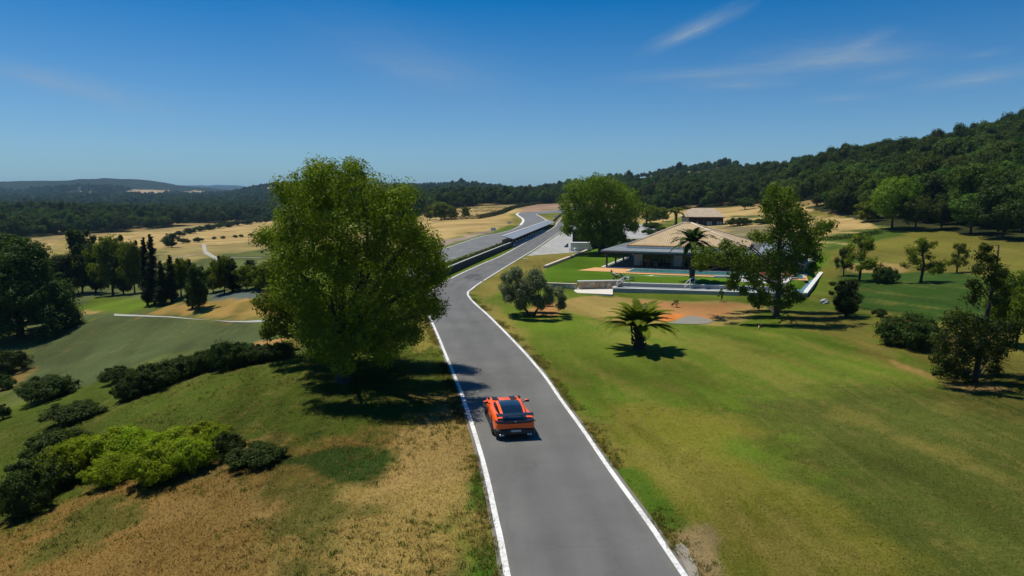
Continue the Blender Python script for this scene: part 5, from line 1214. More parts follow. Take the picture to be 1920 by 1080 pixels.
sw0, sw1, sw2 = at_z(1016, 531, TZ), at_z(1085, 533, TZ), at_z(1166, 531.5, TZ)
o = empty('stone_wall', (0, 0, 0), 0, 'rubble stone retaining wall with a white coping at the front of the terrace lawn', 'wall')
wall_along('masonry', [sw1, sw2], .4, -1.2, TZ + .32, M_STONE, o); wall_along('coping', [sw1 + Vector((-.1, 0, 0)), sw2], .5, TZ + .323, TZ + .42, M_WHITE, o)
o = empty('stone_wall', (0, 0, 0), 0, 'lower rough stone wall behind the olive tree', 'wall')
wall_along('masonry', [sw0, sw1 + Vector((-.21, 0, 0))], .4, -1.2, TZ + .02, M_STONE, o); wall_along('coping', [sw0, sw1 + Vector((-.21, 0, 0))], .46, TZ + .023, TZ + .08, simple('worn_coping', (.52, .47, .38), .9, .1), o)
pl = [at_z(x, y, -.12) for x, y in [(1084, 539.5), (1149, 542), (1149, 552), (1069, 548.5)]]
mb = MB(); mb.prism([(p.x, p.y) for p in pl], -1.0, -.12); tag(mb.build('concrete_platform', M_CONC_LT), 'pale concrete platform at the foot of the stone wall', 'platform')
q = [at_z(1083, 541, -.15), at_z(1070, 548, -.15), at_z(1056, 560, -.4), at_z(1060, 549, -.4)]
mb = MB(); mb.add([(p.x, p.y, p.z) for p in q] + [(p.x, p.y, -1.1) for p in q], [(0, 1, 2, 3), (7, 6, 5, 4), (0, 4, 5, 1), (1, 5, 6, 2), (2, 6, 7, 3), (3, 7, 4, 0)]); tag(mb.build('ramp', M_CONC_LT), 'short pale ramp curving down beside the olive tree', 'ramp')
tr = empty('concrete_trough', (0, 0, 0), 0, 'long concrete water trough along the front and right side of the terrace', 'trough')
OL, OR, RT = Vector((11.8, 79.0)), Vector((32.0, 74.0)), Vector((54.0, 114.5)); IL, IR, IT = Vector((13.0, 81.4)), Vector((30.6, 77.2)), Vector((51.9, 115.6))
wall_along('outer_wall', [OL, OR], .35, -1.3, .10, M_CONC, tr); wall_along('coping', [OL, OR], .37, .103, .14, M_WHITE, tr)
wall_along('inner_wall', [IL, IR], .3, -1.2, TZ - .04, M_CONC, tr); wall_along('coping', [IL, IR], .36, TZ - .037, TZ + .02, M_WHITE, tr)
wall_along('end_wall', [OL + (IL - OL) * .08, OL + (IL - OL) * .93], .4, -1.2, .22, M_WHITE, tr)
mb = MB(); mb.prism([tuple(p) for p in (OL, OR, IR, IL)], -.5, .03); mb.build('trough_floor', simple('wet_concrete', (.31, .33, .34), .35, .1, .8), tr)
wall_along('outer_wall', [OR + (RT - OR) * .012, RT], .35, -1.5, lambda p: .1 + (p.y - 74) * .012, simple('tan_concrete', (.40, .34, .24), .85, .1, 1), tr)
wall_along('inner_wall', [IR + (IT - IR) * .01, IT], .55, -1.2, lambda p: TZ + .06 + (p.y - 74) * .012, M_WHITE, tr)
mb = MB(); mb.add([(OR.x, OR.y, .0), (RT.x, RT.y, .4), (IT.x, IT.y, .4), (IR.x, IR.y, .0)], [(0, 1, 2, 3)]); mb.build('water', simple('teal_channel', (.12, .24, .25), .3, .15, .5), tr)
wall_along('coping', [OR + (RT - OR) * .012, RT], .5, lambda p: .103 + (p.y - 74) * .012, lambda p: .16 + (p.y - 74) * .012, M_WHITE, tr)
wall_along('cross_wall', [IR + (IT - IR) * .20, IR + (IT - IR) * .20 + Vector((-9, 2.0))], .5, -.2, TZ + .2, M_WHITE, tr)
def handrail(x, y, lab):
    o = empty('handrail', (x, y, TZ), -.05, lab, 'handrail')
    mb = MB(); mb.tube([(.9, 1.0, .75), (.1, -.2, .75), (-.75, -1.5, .35)], [.045] * 3, 8); mb.tube([(.9, 1.0, .35), (.1, -.2, .35), (-.7, -1.45, -.05)], [.03] * 3, 8); mb.build('rail', M_WHITE, o)
    for q in [(.9, 1.0, .75), (.1, -.2, .75), (-.75, -1.5, .35)]: mb = MB(); mb.tube([(q[0], q[1], -.4), q], [.045, .045], 8); mb.build('post', M_WHITE, o)
handrail(13.1, 80.6, 'white handrail at the left end of the concrete trough'); handrail(20.6, 78.9, 'white handrail halfway along the concrete trough')
o = empty('wire_fence', (0, 0, 0), 0, 'thin low wire fence across the lawn between the two handrails', 'fence'); fp_ = [(14.0, 82.6), (18, 81.6), (22, 80.6), (26, 79.6), (30, 78.8)]
mb = MB(); mb.tube([(x, y, TZ + .75) for x, y in fp_], [.02] * 5, 5); mb.build('wire', M_STEEL, o)
for x, y in fp_: mb = MB(); mb.tube([(x, y, TZ - .1), (x, y, TZ + .78)], [.02, .02], 5); mb.build('post', M_STEEL, o)
# far right corner of the terrace: white railing
o = empty('white_railing', (0, 0, 0), 0, 'white railing with many posts at the far right corner of the terrace', 'railing')
ra, rb_ = Vector((50.5, 114, TZ + .2)), Vector((40.5, 118, TZ + .1))
for h in (.5, 1.0): mb = MB(); mb.tube([ra + Vector((0, 0, h)), rb_ + Vector((0, 0, h))], [.05, .05], 6); mb.build('rail', M_WHITE, o)
for k in range(9): q = ra.lerp(rb_, k / 8); mb = MB(); mb.box((q.x, q.y, q.z + .45), (.16, .16, 1.1)); mb.build('post', M_WHITE, o)
terr2 = sheet('paved_terrace', [(31.2, 79.6), (32.4, 81.5), (50, 112.5), (41, 117), (36, 108), (27, 82.3)], simple('pale_terrace', (.40, .40, .36), .8, .12, .8), .04, 3, 'pale paved terrace beside the trough', lambda x, y: np.full(len(x), TZ))
bed = empty('flower_bed', (33.4, 85.5, TZ), -.2, 'planter bed with orange flowers at the corner of the trough', 'flower bed')
mb = MB(); mb.box((0, 0, .12), (4.5, 2.0, .3)); mb.build('kerb', M_CONC, bed)
rng = np.random.default_rng(3)
link_mesh('plants', leaves_mesh('plants', np.stack([rng.uniform(-2.1, 2.1, 60), rng.uniform(-.9, .9, 60), np.full(60, .4)], 1), np.full(60, .25), 24, .13, rng, LF['oak']), None, bed)
link_mesh('flowers', leaves_mesh('flowers', np.stack([rng.uniform(-2.1, 2.1, 40), rng.uniform(-.9, .3, 40), np.full(40, .62)], 1), np.full(40, .16), 14, .14, rng, bpy.data.materials['orange_petals']), None, bed)
# low stone border along the left side of the terrace lawn
lw = [hit(1022, 503), hit(1056, 489.5), hit(1090, 476.5), hit(1106, 469), hit(1120, 462.5)]
tag(wall_along('low_wall', [p for p in lw], .5, lambda p: zat(p.x, p.y) - .4, lambda p: zat(p.x, p.y) + .42, simple('pale_rubble', (.52, .45, .34), .9, .25, 3)), 'low pale stone border wall along the left side of the terrace lawn', 'wall')
p = hit(1546, 569); bm = bmesh.new(); bmesh.ops.create_icosphere(bm, subdivisions=3, radius=.42)
for v in bm.verts: v.co *= .8 + .5 * float(vnoise(v.co.x * 4 + 9, v.co.y * 4 + v.co.z * 5, 3)); v.co.z *= .8
me = bpy.data.meshes.new('boulder'); bm.to_mesh(me); bm.free(); o = link_mesh('boulder', me, simple('pale_rock', (.33, .33, .31), .9, .2, 4)); o.location = p + Vector((0, 0, .15)); tag(o, 'small grey boulder at the right corner of the concrete trough', 'boulder')
p = hit(1423, 614); mb = MB(); mb.tube([(-.35, -.9, .05), (0, 0, .12), (.3, .9, .1)], [.05, .06, .03], 6); mb.tube([(0, 0, .1), (.4, .25, .25)], [.03, .012], 5); o = mb.build('fallen_branch', simple('dry_branch', (.30, .20, .11), .9, .2, 5)); o.location = p; tag(o, 'bare dry branch lying in the shade of the airy tree', 'branch')

# ---- shed, container, barrier beside the pepper tree
p = hit(1113, 467.5); s = mpp(p); sh = empty('black_shed', p, rad(-8), 'black timber shed half hidden by the pepper tree', 'shed')
mb = MB(); mb.box((0, 3.2, 1.7), (8.6, 6.4, 4.0)); mb.build('wall', simple('black_boards', (.014, .013, .014), .7, .2, 2), sh)
mb = MB(); mb.box((0, 3.1, 3.82), (9.4, 7.2, .2)); mb.build('roof', simple('shed_roof', (.03, .03, .032), .6, .2, 1), sh)
mb = MB(); mb.box((2.4, -.03, 1.0), (1.1, .06, 2.1)); d = mb.build('door', M_DARK, sh); mb = MB(); mb.box((2.0, -.09, 1.0), (.05, .06, .2)); mb.build('handle', M_STEEL, d)
p = hit(1089, 471.5); s = mpp(p); cn = empty('white_container', p, rad(-6), 'white ribbed container standing in front of the black shed', 'container')
mb = MB(); mb.box((0, .9, .8), (38 * s, 1.8, 1.7)); mb.build('body', M_WHITE, cn)
mb = MB()
for k in range(6): mb.box((0, -.02, .12 + k * .27), (38 * s - .1, .06, .05))
mb.build('ribs', simple('container_ribs', (.50, .52, .52), .6), cn); mb = MB(); mb.box((0, .9, 1.69), (38 * s + .1, 1.9, .08)); mb.build('lid', simple('container_lid', (.62, .64, .63), .6), cn)
p = hit(1081, 473.5); br = empty('metal_barrier', p, rad(-6), 'low metal barrier rail in front of the white container', 'barrier')
mb = MB(); mb.tube([(-1.3, 0, .82), (1.3, 0, .82)], [.04, .04], 6); mb.tube([(-1.3, 0, .45), (1.3, 0, .45)], [.03, .03], 6); mb.build('rail', M_STEEL, br)
for x in (-1.3, 1.3): mb = MB(); mb.tube([(x, 0, -.1), (x, 0, .86)], [.04, .04], 6); mb.build('post', M_DARK, br)
p = hit(1062, 464); mb = MB(); mb.add([(-.6, 0, 0), (.4, 0, 0), (.4, 0, 1.0), (-.6, .25, 0), (.4, .25, 0), (.4, .25, 1.0)], [(0, 1, 2), (5, 4, 3), (0, 3, 4, 1), (1, 4, 5, 2), (2, 5, 3, 0)]); o = mb.build('blue_sunshade', simple('blue_canvas', (.02, .10, .22), .7)); o.location = p; tag(o, 'small blue triangular board leaning at the end of the white container', 'board')

# ---- pit lane: barrier wall, hedge, covered stand
bpx = [(776, 549), (800, 533.8), (830, 519.5), (870, 501.5), (910, 484), (940, 471), (960, 462.8)]
bp_ = [hit(x, y) for x, y in bpx]
bw = empty('barrier_wall', (0, 0, 0), 0, 'long dark concrete barrier wall beside the bend of the road', 'wall')
wall_along('wall', bp_, .3, lambda p: zat(p.x, p.y) - .4, lambda p: zat(p.x, p.y) + 1.0, simple('dark_barrier', (.030, .027, .027), .85, .2, 1.2), bw)
wall_along('coping', bp_, .36, lambda p: zat(p.x, p.y) + 1.003, lambda p: zat(p.x, p.y) + 1.08, M_CONC, bw)
def hedge(name, pts, w, h, leaf, label, mat='hedge', dens=16, step=.5, cat='hedge', rag=.12, zoff=0, off=0):
    """clipped hedge along a line: leaves over a rounded box section"""
    P = [Vector((p[0], p[1])) for p in pts]; C = []; rng = np.random.default_rng(int(abs(P[0].x * 7 + P[0].y)))
    for a, b_ in zip(P[:-1], P[1:]):
        t = (b_ - a).normalized(); q = Vector((-t.y, t.x)); L = (b_ - a).length; k = int(L / step)
        for i in range(k):
            c = a + t * (i * step) + q * off
            for hh in np.arange(.15, h, step * .8):
                for s in ((-1, 1) if hh < h - step * .8 else (-1, 0, 1)):
                    e = c + q * (s * w * .5 * (1 + rag * rng.normal())); C.append((e.x + rng.normal() * .05, e.y + rng.normal() * .05, zat(e.x, e.y) + zoff + hh * (1 + rag * rng.normal())))
    C = np.array(C); return tag(link_mesh(name, leaves_mesh(name, C, np.full(len(C), step * .55), dens, leaf, rng, LF[mat], up=.3)), label, cat)
t = [(bp_[i + 1] - bp_[i]).normalized() for i in range(len(bp_) - 1)]
hb = [p + Vector((-.85, .55, 0)) for p in bp_[:-1]] + [hit(946, 464)]
hedge('hedge', [p for p in hb], .9, 1.15, .18, 'dark clipped hedge running behind the dark barrier wall', 'hedge', 18, .45)
sage = line('verge_strip', [(p + Vector((-2.0, 1.2, 0))) for p in bp_[:-1]] + [hit(948, 458.5)], 1.4, simple('sage_verge', (.20, .22, .13), .95, .2, 2), None, .06); tag(sage, 'pale sage green verge between the hedge and the track', kind='structure')
A, B_ = hit(964, 463.5), hit(1041, 421.5)
st = empty('covered_stand', A, math.atan2(B_.y - A.y, B_.x - A.x), 'long low covered stand with grey sloping roof between the road and track', 'shelter')
LL = (B_ - A).length; hh = 1.95
mb = MB(); mb.add([(-.5, .1, hh - .25), (LL + .3, .1, hh - .25), (LL + .3, 2.4, hh + .35), (-.5, 2.4, hh + .35), (-.5, .1, hh - .15), (LL + .3, .1, hh - .15), (LL + .3, 2.4, hh + .45), (-.5, 2.4, hh + .45)], [(3, 2, 1, 0), (4, 5, 6, 7), (0, 1, 5, 4), (1, 2, 6, 5), (2, 3, 7, 6), (3, 0, 4, 7)])
mb.build('roof', simple('stand_roof', (.23, .25, .27), .5, .12, .5), st)
mb = MB(); mb.box((LL / 2, 2.45, hh + .45), (LL + .9, .34, .12)); mb.build('ridge_cap', M_WHITE, st)
mb = MB(); mb.box((LL / 2, 2.5, .6), (LL, .2, 1.9)); mb.build('back_wall', M_DARK, st)
mb = MB(); mb.box((LL / 2, 1.1, .1), (LL + .4, 2.5, .3)); mb.build('floor', M_CONC, st)
for k in range(6):
    x = .4 + (LL - .8) * k / 5; mb = MB(); mb.box((x, .25, .95), (.22, .22, 1.55)); mb.build('post', M_DARK, st); mb = MB(); mb.box((x, .1, .42), (.42, .3, .5)); mb.build('post_base', M_WHITE, st)
for k in range(18):
    x = 1.5 + (LL - 3) * k / 17; mb = MB(); mb.box((x, 1.9, .62), (.1, .6, .75)); mb.build('partition', M_DARK, st)
g = [hit(1038, 417), hit(1043, 410.5), hit(1051, 404), hit(1062, 398.5), hit(1075, 395)]
tag(wall_along('low_barrier', g, .4, lambda p: zat(p.x, p.y) - .3, lambda p: zat(p.x, p.y) + .95, M_DARK), 'short dark barrier curving from the covered stand to the far junction', 'wall')
far = [hit(x, y) for x, y in [(828, 412.5), (862, 411.5), (895, 410.5), (920, 406), (940, 401), (962, 391.5), (984, 387), (1007, 383), (1035, 381.5), (1066, 381.5)]]
hedge('hedge', far, 1.4, 1.5, .34, 'long dark hedge sweeping round the far straw field and gravel', 'hedge', 14, .8)
hedge('hedge', [hit(771, 402), hit(815, 401), hit(870, 398.5), hit(945, 396.5)], 1.4, 1.3, .36, 'thin hedge across the far straw field behind the tree clump', 'hedge', 10, .9)
hedge('hedge', [hit(845, 392.5), hit(900, 391.5), hit(952, 391)], 1.4, 1.4, .36, 'short farthest hedge at the foot of the wood', 'hedge', 10, .9)
hedge('hedge', [hit(1548, 451), hit(1600, 446), hit(1652, 437)], 1.0, .9, .22, 'low dark hedge between the straw field and the right meadow', 'dark', 14, .5)
for bx, by, lab in [(925, 434, 'small white marker board nearer the camera beside the track'), (955, 421, 'small white marker board by the kerb of the track bend')]:
    p = hit(bx, by); o = empty('marker_board', p, 0, lab, 'sign'); mb = MB(); mb.box((0, 0, .75), (1.5, .08, .8)); mb.build('board', M_WHITE, o)
    for x in (-.5, .5): mb = MB(); mb.tube([(x, .08, -.1), (x, .08, 1.0)], [.04, .04], 6); mb.build('post', M_DARK, o)
p = hit(1754, 414); mb = MB(); mb.tube([(-2.4, 0, .15), (0, .2, .4), (2.4, .6, .9)], [.22, .2, .16], 8); o = mb.build('log', simple('pale_log', (.26, .16, .08), .9, .2, 3)); o.location = p; tag(o, 'pale leaning log on the meadow rim under the bent dark tree', 'log')
# ---- outbuilding behind
p0 = at_y(1318, 421, 205); zb = zat(p0.x, p0.y); s = 205 / FPX
ob = empty('tiled_outbuilding', (p0.x, p0.y, zb), rad(-12), 'far low building with a weathered tile hip roof and deep shaded porch', 'house')
e = 10.6 + (370 - 406) / FPX * 205 - zb; rg = 10.6 + (370 - 389.5) / FPX * 212 - zb
hip_roof('roof', [(-6.3, -1.2, e), (6.3, -1.2, e), (6.6, 8, e), (-6.6, 8, e)], [(-3.2, 3.4, rg), (3.4, 3.4, rg)], M_TILE2, ob, .2)
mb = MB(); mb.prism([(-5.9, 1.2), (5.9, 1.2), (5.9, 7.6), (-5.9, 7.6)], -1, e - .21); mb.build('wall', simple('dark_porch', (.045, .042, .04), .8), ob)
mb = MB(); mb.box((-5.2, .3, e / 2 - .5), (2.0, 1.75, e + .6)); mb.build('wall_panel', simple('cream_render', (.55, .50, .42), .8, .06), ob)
for x in (-3.4, .2, 3.2, 5.6): mb = MB(); mb.box((x, -.9, e / 2 - .5), (.25, .25, e + .56)); mb.build('column', M_DARK, ob)
for x, w in ((-1.6, .4), (1.6, .8), (2.4, .5), (4.4, .7), (5.2, .5)): mb = MB(); mb.box((x, .9, .55), (w, .3, 1.5)); mb.build('door_panel', M_WHITE, ob)
p = at_y(1252, 425, 165); p.z = zat(p.x, p.y); o = empty('white_gate', p, rad(-6), 'white panelled gate beside the far palm', 'gate')
for k in range(4): mb = MB(); mb.box((-1.1 + k * .72, 0, .85), (.6, .12, 1.9 - .25 * (k == 3))); mb.build('panel', M_WHITE, o)
for x in (-1.5, 1.5): mb = MB(); mb.box((x, 0, .9), (.16, .2, 2.2)); mb.build('post', M_CONC, o)
# ------------------------------------------------------------------ the orange sports car
def paint(name, col, coat=1.0, rough=.35, metal=0):
    m, nt, out = material(name); b = nt.new('ShaderNodeBsdfPrincipled', i_Roughness=rough, i_Metallic=metal)
    tc = nt.new('ShaderNodeTexCoord').outputs['Object']; n = nt.noise(tc, 60, 2)
    nt.l.new(nt.mix(n, [k * .94 for k in col], [k * 1.06 for k in col]), b.inputs['Base Color']); b.inputs['Coat Weight'].default_value = coat; b.inputs['Coat Roughness'].default_value = .04
    nt.l.new(b.outputs[0], out.inputs[0]); return m
M_OR = paint('orange_paint', (1.0, .120, .002), .5); M_CARB = paint('carbon_black', (.010, .014, .020), .8, .3); M_TRIM = paint('black_trim', (.010, .010, .011), 0, .5)
M_CGL = glass('car_glass', (.006, .012, .020), .03); M_RED = paint('red_lens', (.42, .012, .016), 1, .2); M_TYRE = simple('tyre_rubber', (.014, .014, .014), .8, .1, 10); M_RIM = paint('dark_rim', (.03, .03, .033), .5, .3, .7)
cp = Vector((-.20, 31.15)); car = empty('sports_car', (cp.x, cp.y, zat(cp.x, cp.y) + .024), rad(9.0), 'orange sports car with a black roof and rear wing driving away on the road', 'car'); car.scale = (.965, .985, .94)
def loft(name, sec, mats, mi, parent, smooth=True, close=True, sub=2):
    """sec: list of (y, [(x, z) half profile from the sill to the centre line]); mirrored; mi(i, j) picks the material of a face"""
    V = []; F = []; Mi = []; n = len(sec[0][1])
    ring = 2 * n - 1
    for y, pr in sec:
        for x, z in pr: V.append((x, y, z))
        for x, z in reversed(pr[:-1]): V.append((-x, y, z))
    for i in range(len(sec) - 1):
        for j in range(ring - 1):
            F.append((i * ring + j, i * ring + j + 1, (i + 1) * ring + j + 1, (i + 1) * ring + j)); Mi.append(mi(i, min(j, ring - 2 - j)))
        if close: F.append((i * ring + ring - 1, i * ring, (i + 1) * ring, (i + 1) * ring + ring - 1)); Mi.append(mi(i, -1))
    if close:
        F.append(tuple(range(ring))); Mi.append(mi(0, -2)); k = (len(sec) - 1) * ring; F.append(tuple(range(k + ring - 1, k - 1, -1))); Mi.append(mi(0, -3))
    mb = MB(); mb.v = V; mb.f = [list(f) for f in F]; mb.m = Mi; mb.sm = [smooth] * len(F)
    o = mb.build(name, mats, parent)
    if sub: s = o.modifiers.new('sub', 'SUBSURF'); s.levels = s.render_levels = sub
    return o
S = [(-2.30, .74, .48, .80, .00), (-2.24, .88, .36, .90, .01), (-2.0, .945, .22, .985, .03), (-1.62, .965, .16, 1.0, .05), (-1.2, .965, .16, .985, .04), (-.6, .925, .15, .93, .02), (.2, .905, .15, .90, .0),
     (.85, .915, .15, .90, .03), (1.3, .945, .16, .86, .075), (1.7, .925, .17, .80, .07), (2.05, .84, .2, .69, .04), (2.24, .66, .26, .52, .01)]
def prof(W, zb, top, fb): return [(W * .86, zb), (W * .985, zb + .08), (W, zb + (top - zb) * .5), (W * .985, top - .13), (W * .90, top - .03 + fb), (W * .72, top + fb * .55), (W * .40, top + .005), (0, top + .012)]
body = loft('body', [(y, prof(W, zb, t, fb)) for y, W, zb, t, fb in S], [M_OR], lambda i, j: 0, car)
G = [(-2.02, .60, .50, .985), (-1.72, .70, .545, 1.05), (-1.35, .765, .575, 1.145), (-.90, .79, .575, 1.205), (-.45, .795, .575, 1.225), (-.05, .79, .565, 1.20), (.25, .775, .54, 1.12), (.55, .75, .54, .99), (.86, .72, .56, .865)]
def gp(y, wb, wr, z): bz = .87 if y > -1.2 else .93; return [(wb, bz), (lerp(wb, wr + .045, .55), lerp(bz, z, .5)), (wr + .045, z - .045), (wr - .055, z - .004), (wr * .5, z + .012), (0, z + .018)]
cab = loft('cabin', [(y, gp(y, a, b_, z)) for y, a, b_, z in G], [M_OR, M_CGL, M_CARB], lambda i, j: (1 if j in (0, 1) and 1 <= i <= 6 else (0 if j in (0, 1, 2) else (1 if i in (0, 1, 2) or i >= 5 else 2))) if j >= 0 else 0, car, sub=1)
def panel(name, pts, mat, parent, th=.012):
    mb = MB(); n = len(pts); mb.add([p for p in pts] + [(p[0], p[1], p[2] - th) for p in pts], [tuple(range(n)), tuple(range(2 * n - 1, n - 1, -1))] + [(i, (i + 1) % n, n + (i + 1) % n, n + i) for i in range(n)]); return mb.build(name, mat, parent)
panel('engine_lid', [(-.50, -2.245, .93), (.50, -2.245, .93), (.56, -1.98, 1.01), (.52, -1.80, 1.04), (-.52, -1.80, 1.04), (-.56, -1.98, 1.01)], M_CARB, car, .05)
for s in (-1, 1):
    panel('bonnet_vent', [(s * .30, .95, .925), (s * .62, .95, .945), (s * .58, 1.72, .865), (s * .30, 1.74, .825)][::s], M_TRIM, car, .04)
    panel('wing_vent', [(s * .72, 1.15, .965), (s * .84, 1.15, .955), (s * .83, 1.45, .945), (s * .72, 1.45, .95)][::s], M_TRIM, car, .03)
    # tail lamps and light band wrapping the corner
    mb = MB(); P = [(s * .52, -2.30), (s * .70, -2.275), (s * .84, -2.20), (s * .90, -2.08)]
    for k in range(3): a, b_ = P[k], P[k + 1]; mb.add([(a[0], a[1], .80), (b_[0], b_[1], .815), (b_[0] * .985, b_[1] + .02, .93), (a[0], a[1] + .03, .915), (a[0], a[1] + .1, .80), (b_[0], b_[1] + .1, .815), (b_[0] * .985, b_[1] + .12, .93), (a[0], a[1] + .13, .915)], [(0, 1, 2, 3), (7, 6, 5, 4), (0, 4, 5, 1), (1, 5, 6, 2), (2, 6, 7, 3), (3, 7, 4, 0)])
    mb.build('tail_lamp', M_RED, car)
    mb = MB(); mb.tube([(s * .80, .36, .93), (s * 1.0, .40, .98)], [.03, .025], 6); mm = mb.build('mirror_arm', M_TRIM, car)
    bm = bmesh.new(); bmesh.ops.create_uvsphere(bm, u_segments=12, v_segments=8, radius=1); me = bpy.data.meshes.new('mirror')
    for v in bm.verts: v.co = Vector((v.co.x * .125 + s * 1.03, v.co.y * .08 + .42, v.co.z * .075 + 1.0))
    bm.to_mesh(me); bm.free(); me.polygons.foreach_set('use_smooth', [True] * len(me.polygons)); mi_ = link_mesh('mirror', me, M_OR, car); mb = MB(); mb.box((s * 1.03, .348, 1.0), (.19, .02, .11)); mb.build('mirror_glass', M_CGL, mi_)
    mb = MB(); mb.box((s * .915, 0, .17), (.10, 1.75, .12)); mb.build('side_skirt', M_TRIM, car, .02)
    mb = MB(); mb.box((s * .935, .72, .55), (.03, .28, .22)); mb.build('side_vent', M_TRIM, car, .01)
    mb = MB(); mb.box((s * .955, -.98, .72), (.03, .22, .14)); mb.build('intake', M_TRIM, car, .01)
    mb = MB(); mb.tube([(s * .34, -1.86, 1.0), (s * .34, -2.0, 1.08), (s * .34, -2.10, 1.15)], [.028, .024, .02], 6); mb.build('wing_strut', M_TRIM, car)
    mb = MB(); mb.tube([(s * .70, -2.40, .26), (s * .70, -2.22, .26)], [.055, .055], 12); mb.tube([(s * .58, -2.40, .26), (s * .58, -2.22, .26)], [.055, .055], 12); mb.build('exhaust', M_STEEL, car)
    for y, r in ((-1.30, .355), (1.28, .345)):
        wv = empty('wheel', (s * .80, y, r), 0); wv.parent = car
        mb = MB(); mb.tube([(-.165, 0, 0), (-.15, 0, 0), (.15, 0, 0), (.172, 0, 0)], [r - .04, r, r, r - .04], 28); ty = mb.build('tyre', M_TYRE, wv)
        mb = MB(); mb.tube([(s * .150, 0, 0), (s * .181, 0, 0)], [r * .70, r * .66], 22)
        for k in range(10): a = k * PI / 5; mb.tube([(s * .184, math.cos(a) * .05, math.sin(a) * .05), (s * .188, math.cos(a) * r * .64, math.sin(a) * r * .64)], [.02, .016], 4)
        mb.build('rim', M_RIM, wv)
        mb = MB(); mb.tube([(s * (.955 if y < 0 else .935), y, r + .02), (s * (.966 if y < 0 else .946), y, r + .02)], [r + .055, r + .045], 28); mb.build('wheel_arch', M_TRIM, car)
# light band, badge, rear apron, plate
mb = MB(); P = [(-.90, -2.10), (-.84, -2.225), (-.70, -2.30), (-.35, -2.325), (0, -2.33), (.35, -2.325), (.70, -2.30), (.84, -2.225), (.90, -2.10)]
for k in range(8): a, b_ = P[k], P[k + 1]; za, zb2 = .775 + abs(a[0]) ** 2 * .035, .775 + abs(b_[0]) ** 2 * .035; mb.add([(a[0], a[1], za), (b_[0], b_[1], zb2), (b_[0], b_[1] + .01, zb2 + .07), (a[0], a[1] + .01, za + .07), (a[0] * .97, a[1] + .08, za), (b_[0] * .97, b_[1] + .08, zb2), (b_[0] * .97, b_[1] + .08, zb2 + .07), (a[0] * .97, a[1] + .08, za + .07)], [(0, 1, 2, 3), (7, 6, 5, 4), (0, 4, 5, 1), (1, 5, 6, 2), (2, 6, 7, 3), (3, 7, 4, 0)])
mb.build('light_band', M_TRIM, car)
mb = MB(); mb.box((0, -2.305, .875), (1.02, .03, .11)); mb.build('tail_panel', M_CARB, car)
mb = MB(); mb.tube([(0, -2.335, .88), (0, -2.322, .88)], [.045, .045], 12); mb.build('badge', M_STEEL, car)
ap = loft('rear_apron', [(-2.37, [(.60, .20), (.74, .24), (.78, .42), (.72, .50), (0, .52)]), (-2.28, [(.80, .16), (.90, .22), (.93, .44), (.88, .545), (0, .56)]), (-2.05, [(.90, .15), (.955, .22), (.965, .44), (.955, .54), (0, .56)]), (-1.78, [(.92, .15), (.965, .22), (.972, .38), (.966, .46), (0, .48)])], [M_TRIM], lambda i, j: 0, car, sub=1)
mb = MB()
for x in (-.45, -.27, -.09, .09, .27, .45): mb.box((x, -2.36, .2), (.018, .2, .13))
mb.build('diffuser_fins', M_TRIM, car)
mb = MB(); mb.box((0, -2.392, .455), (.50, .015, .105)); pt = mb.build('number_plate', simple('plate_face', (.30, .34, .34), .5, .04), car)
mb = MB(); mb.box((-.232, -2.4015, .455), (.036, .004, .104)); mb.build('plate_band', simple('plate_blue', (.01, .06, .30), .5, .02), pt)
tx = bpy.data.curves.new('plate_text', 'FONT'); tx.body = 'A LAW10'; tx.size = .098; tx.align_x = 'CENTER'; tx.align_y = 'CENTER'; tx.extrude = .001
to = bpy.data.objects.new('plate_text', tx); COL.objects.link(to); dg = bpy.context.evaluated_depsgraph_get(); me = bpy.data.meshes.new_from_object(to.evaluated_get(dg)); bpy.data.objects.remove(to)
for v in me.vertices: v.co = Vector((v.co.x + .018, -2.4016 - v.co.z, .455 + v.co.y))
link_mesh('plate_text', me, simple('plate_letters', (.72, .75, .76), .5, .02), pt)
# rear wing
mb = MB(); cs = [(-.16, .0), (-.10, .028), (.02, .034), (.15, .012), (.16, 0), (.02, .006)]; vs = []; N = 8
for i in range(N + 1):
    x = -.82 + 1.64 * i / N; dz = .02 * (1 - (x / .82) ** 2)
    for cy, cz in cs: vs.append((x, -2.14 - cy, 1.15 + cz * 1.2 + dz - cy * .12))
n = len(cs); fs = [tuple(range(n - 1, -1, -1)), tuple(range(N * n, N * n + n))]
for i in range(N):
    for k in range(n): fs.append((i * n + k, i * n + (k + 1) % n, (i + 1) * n + (k + 1) % n, (i + 1) * n + k))
mb.add(vs, fs); wg = mb.build('rear_wing', M_CARB, car)
for s in (-1, 1): mb = MB(); mb.box((s * .828, -2.14, 1.145), (.014, .36, .14)); mb.build('end_plate', M_CARB, wg)
mb = MB(); mb.tube([(-.28, -1.80, 1.05), (.05, -1.66, 1.09)], [.008, .006], 4); mb.build('wiper', M_TRIM, car)
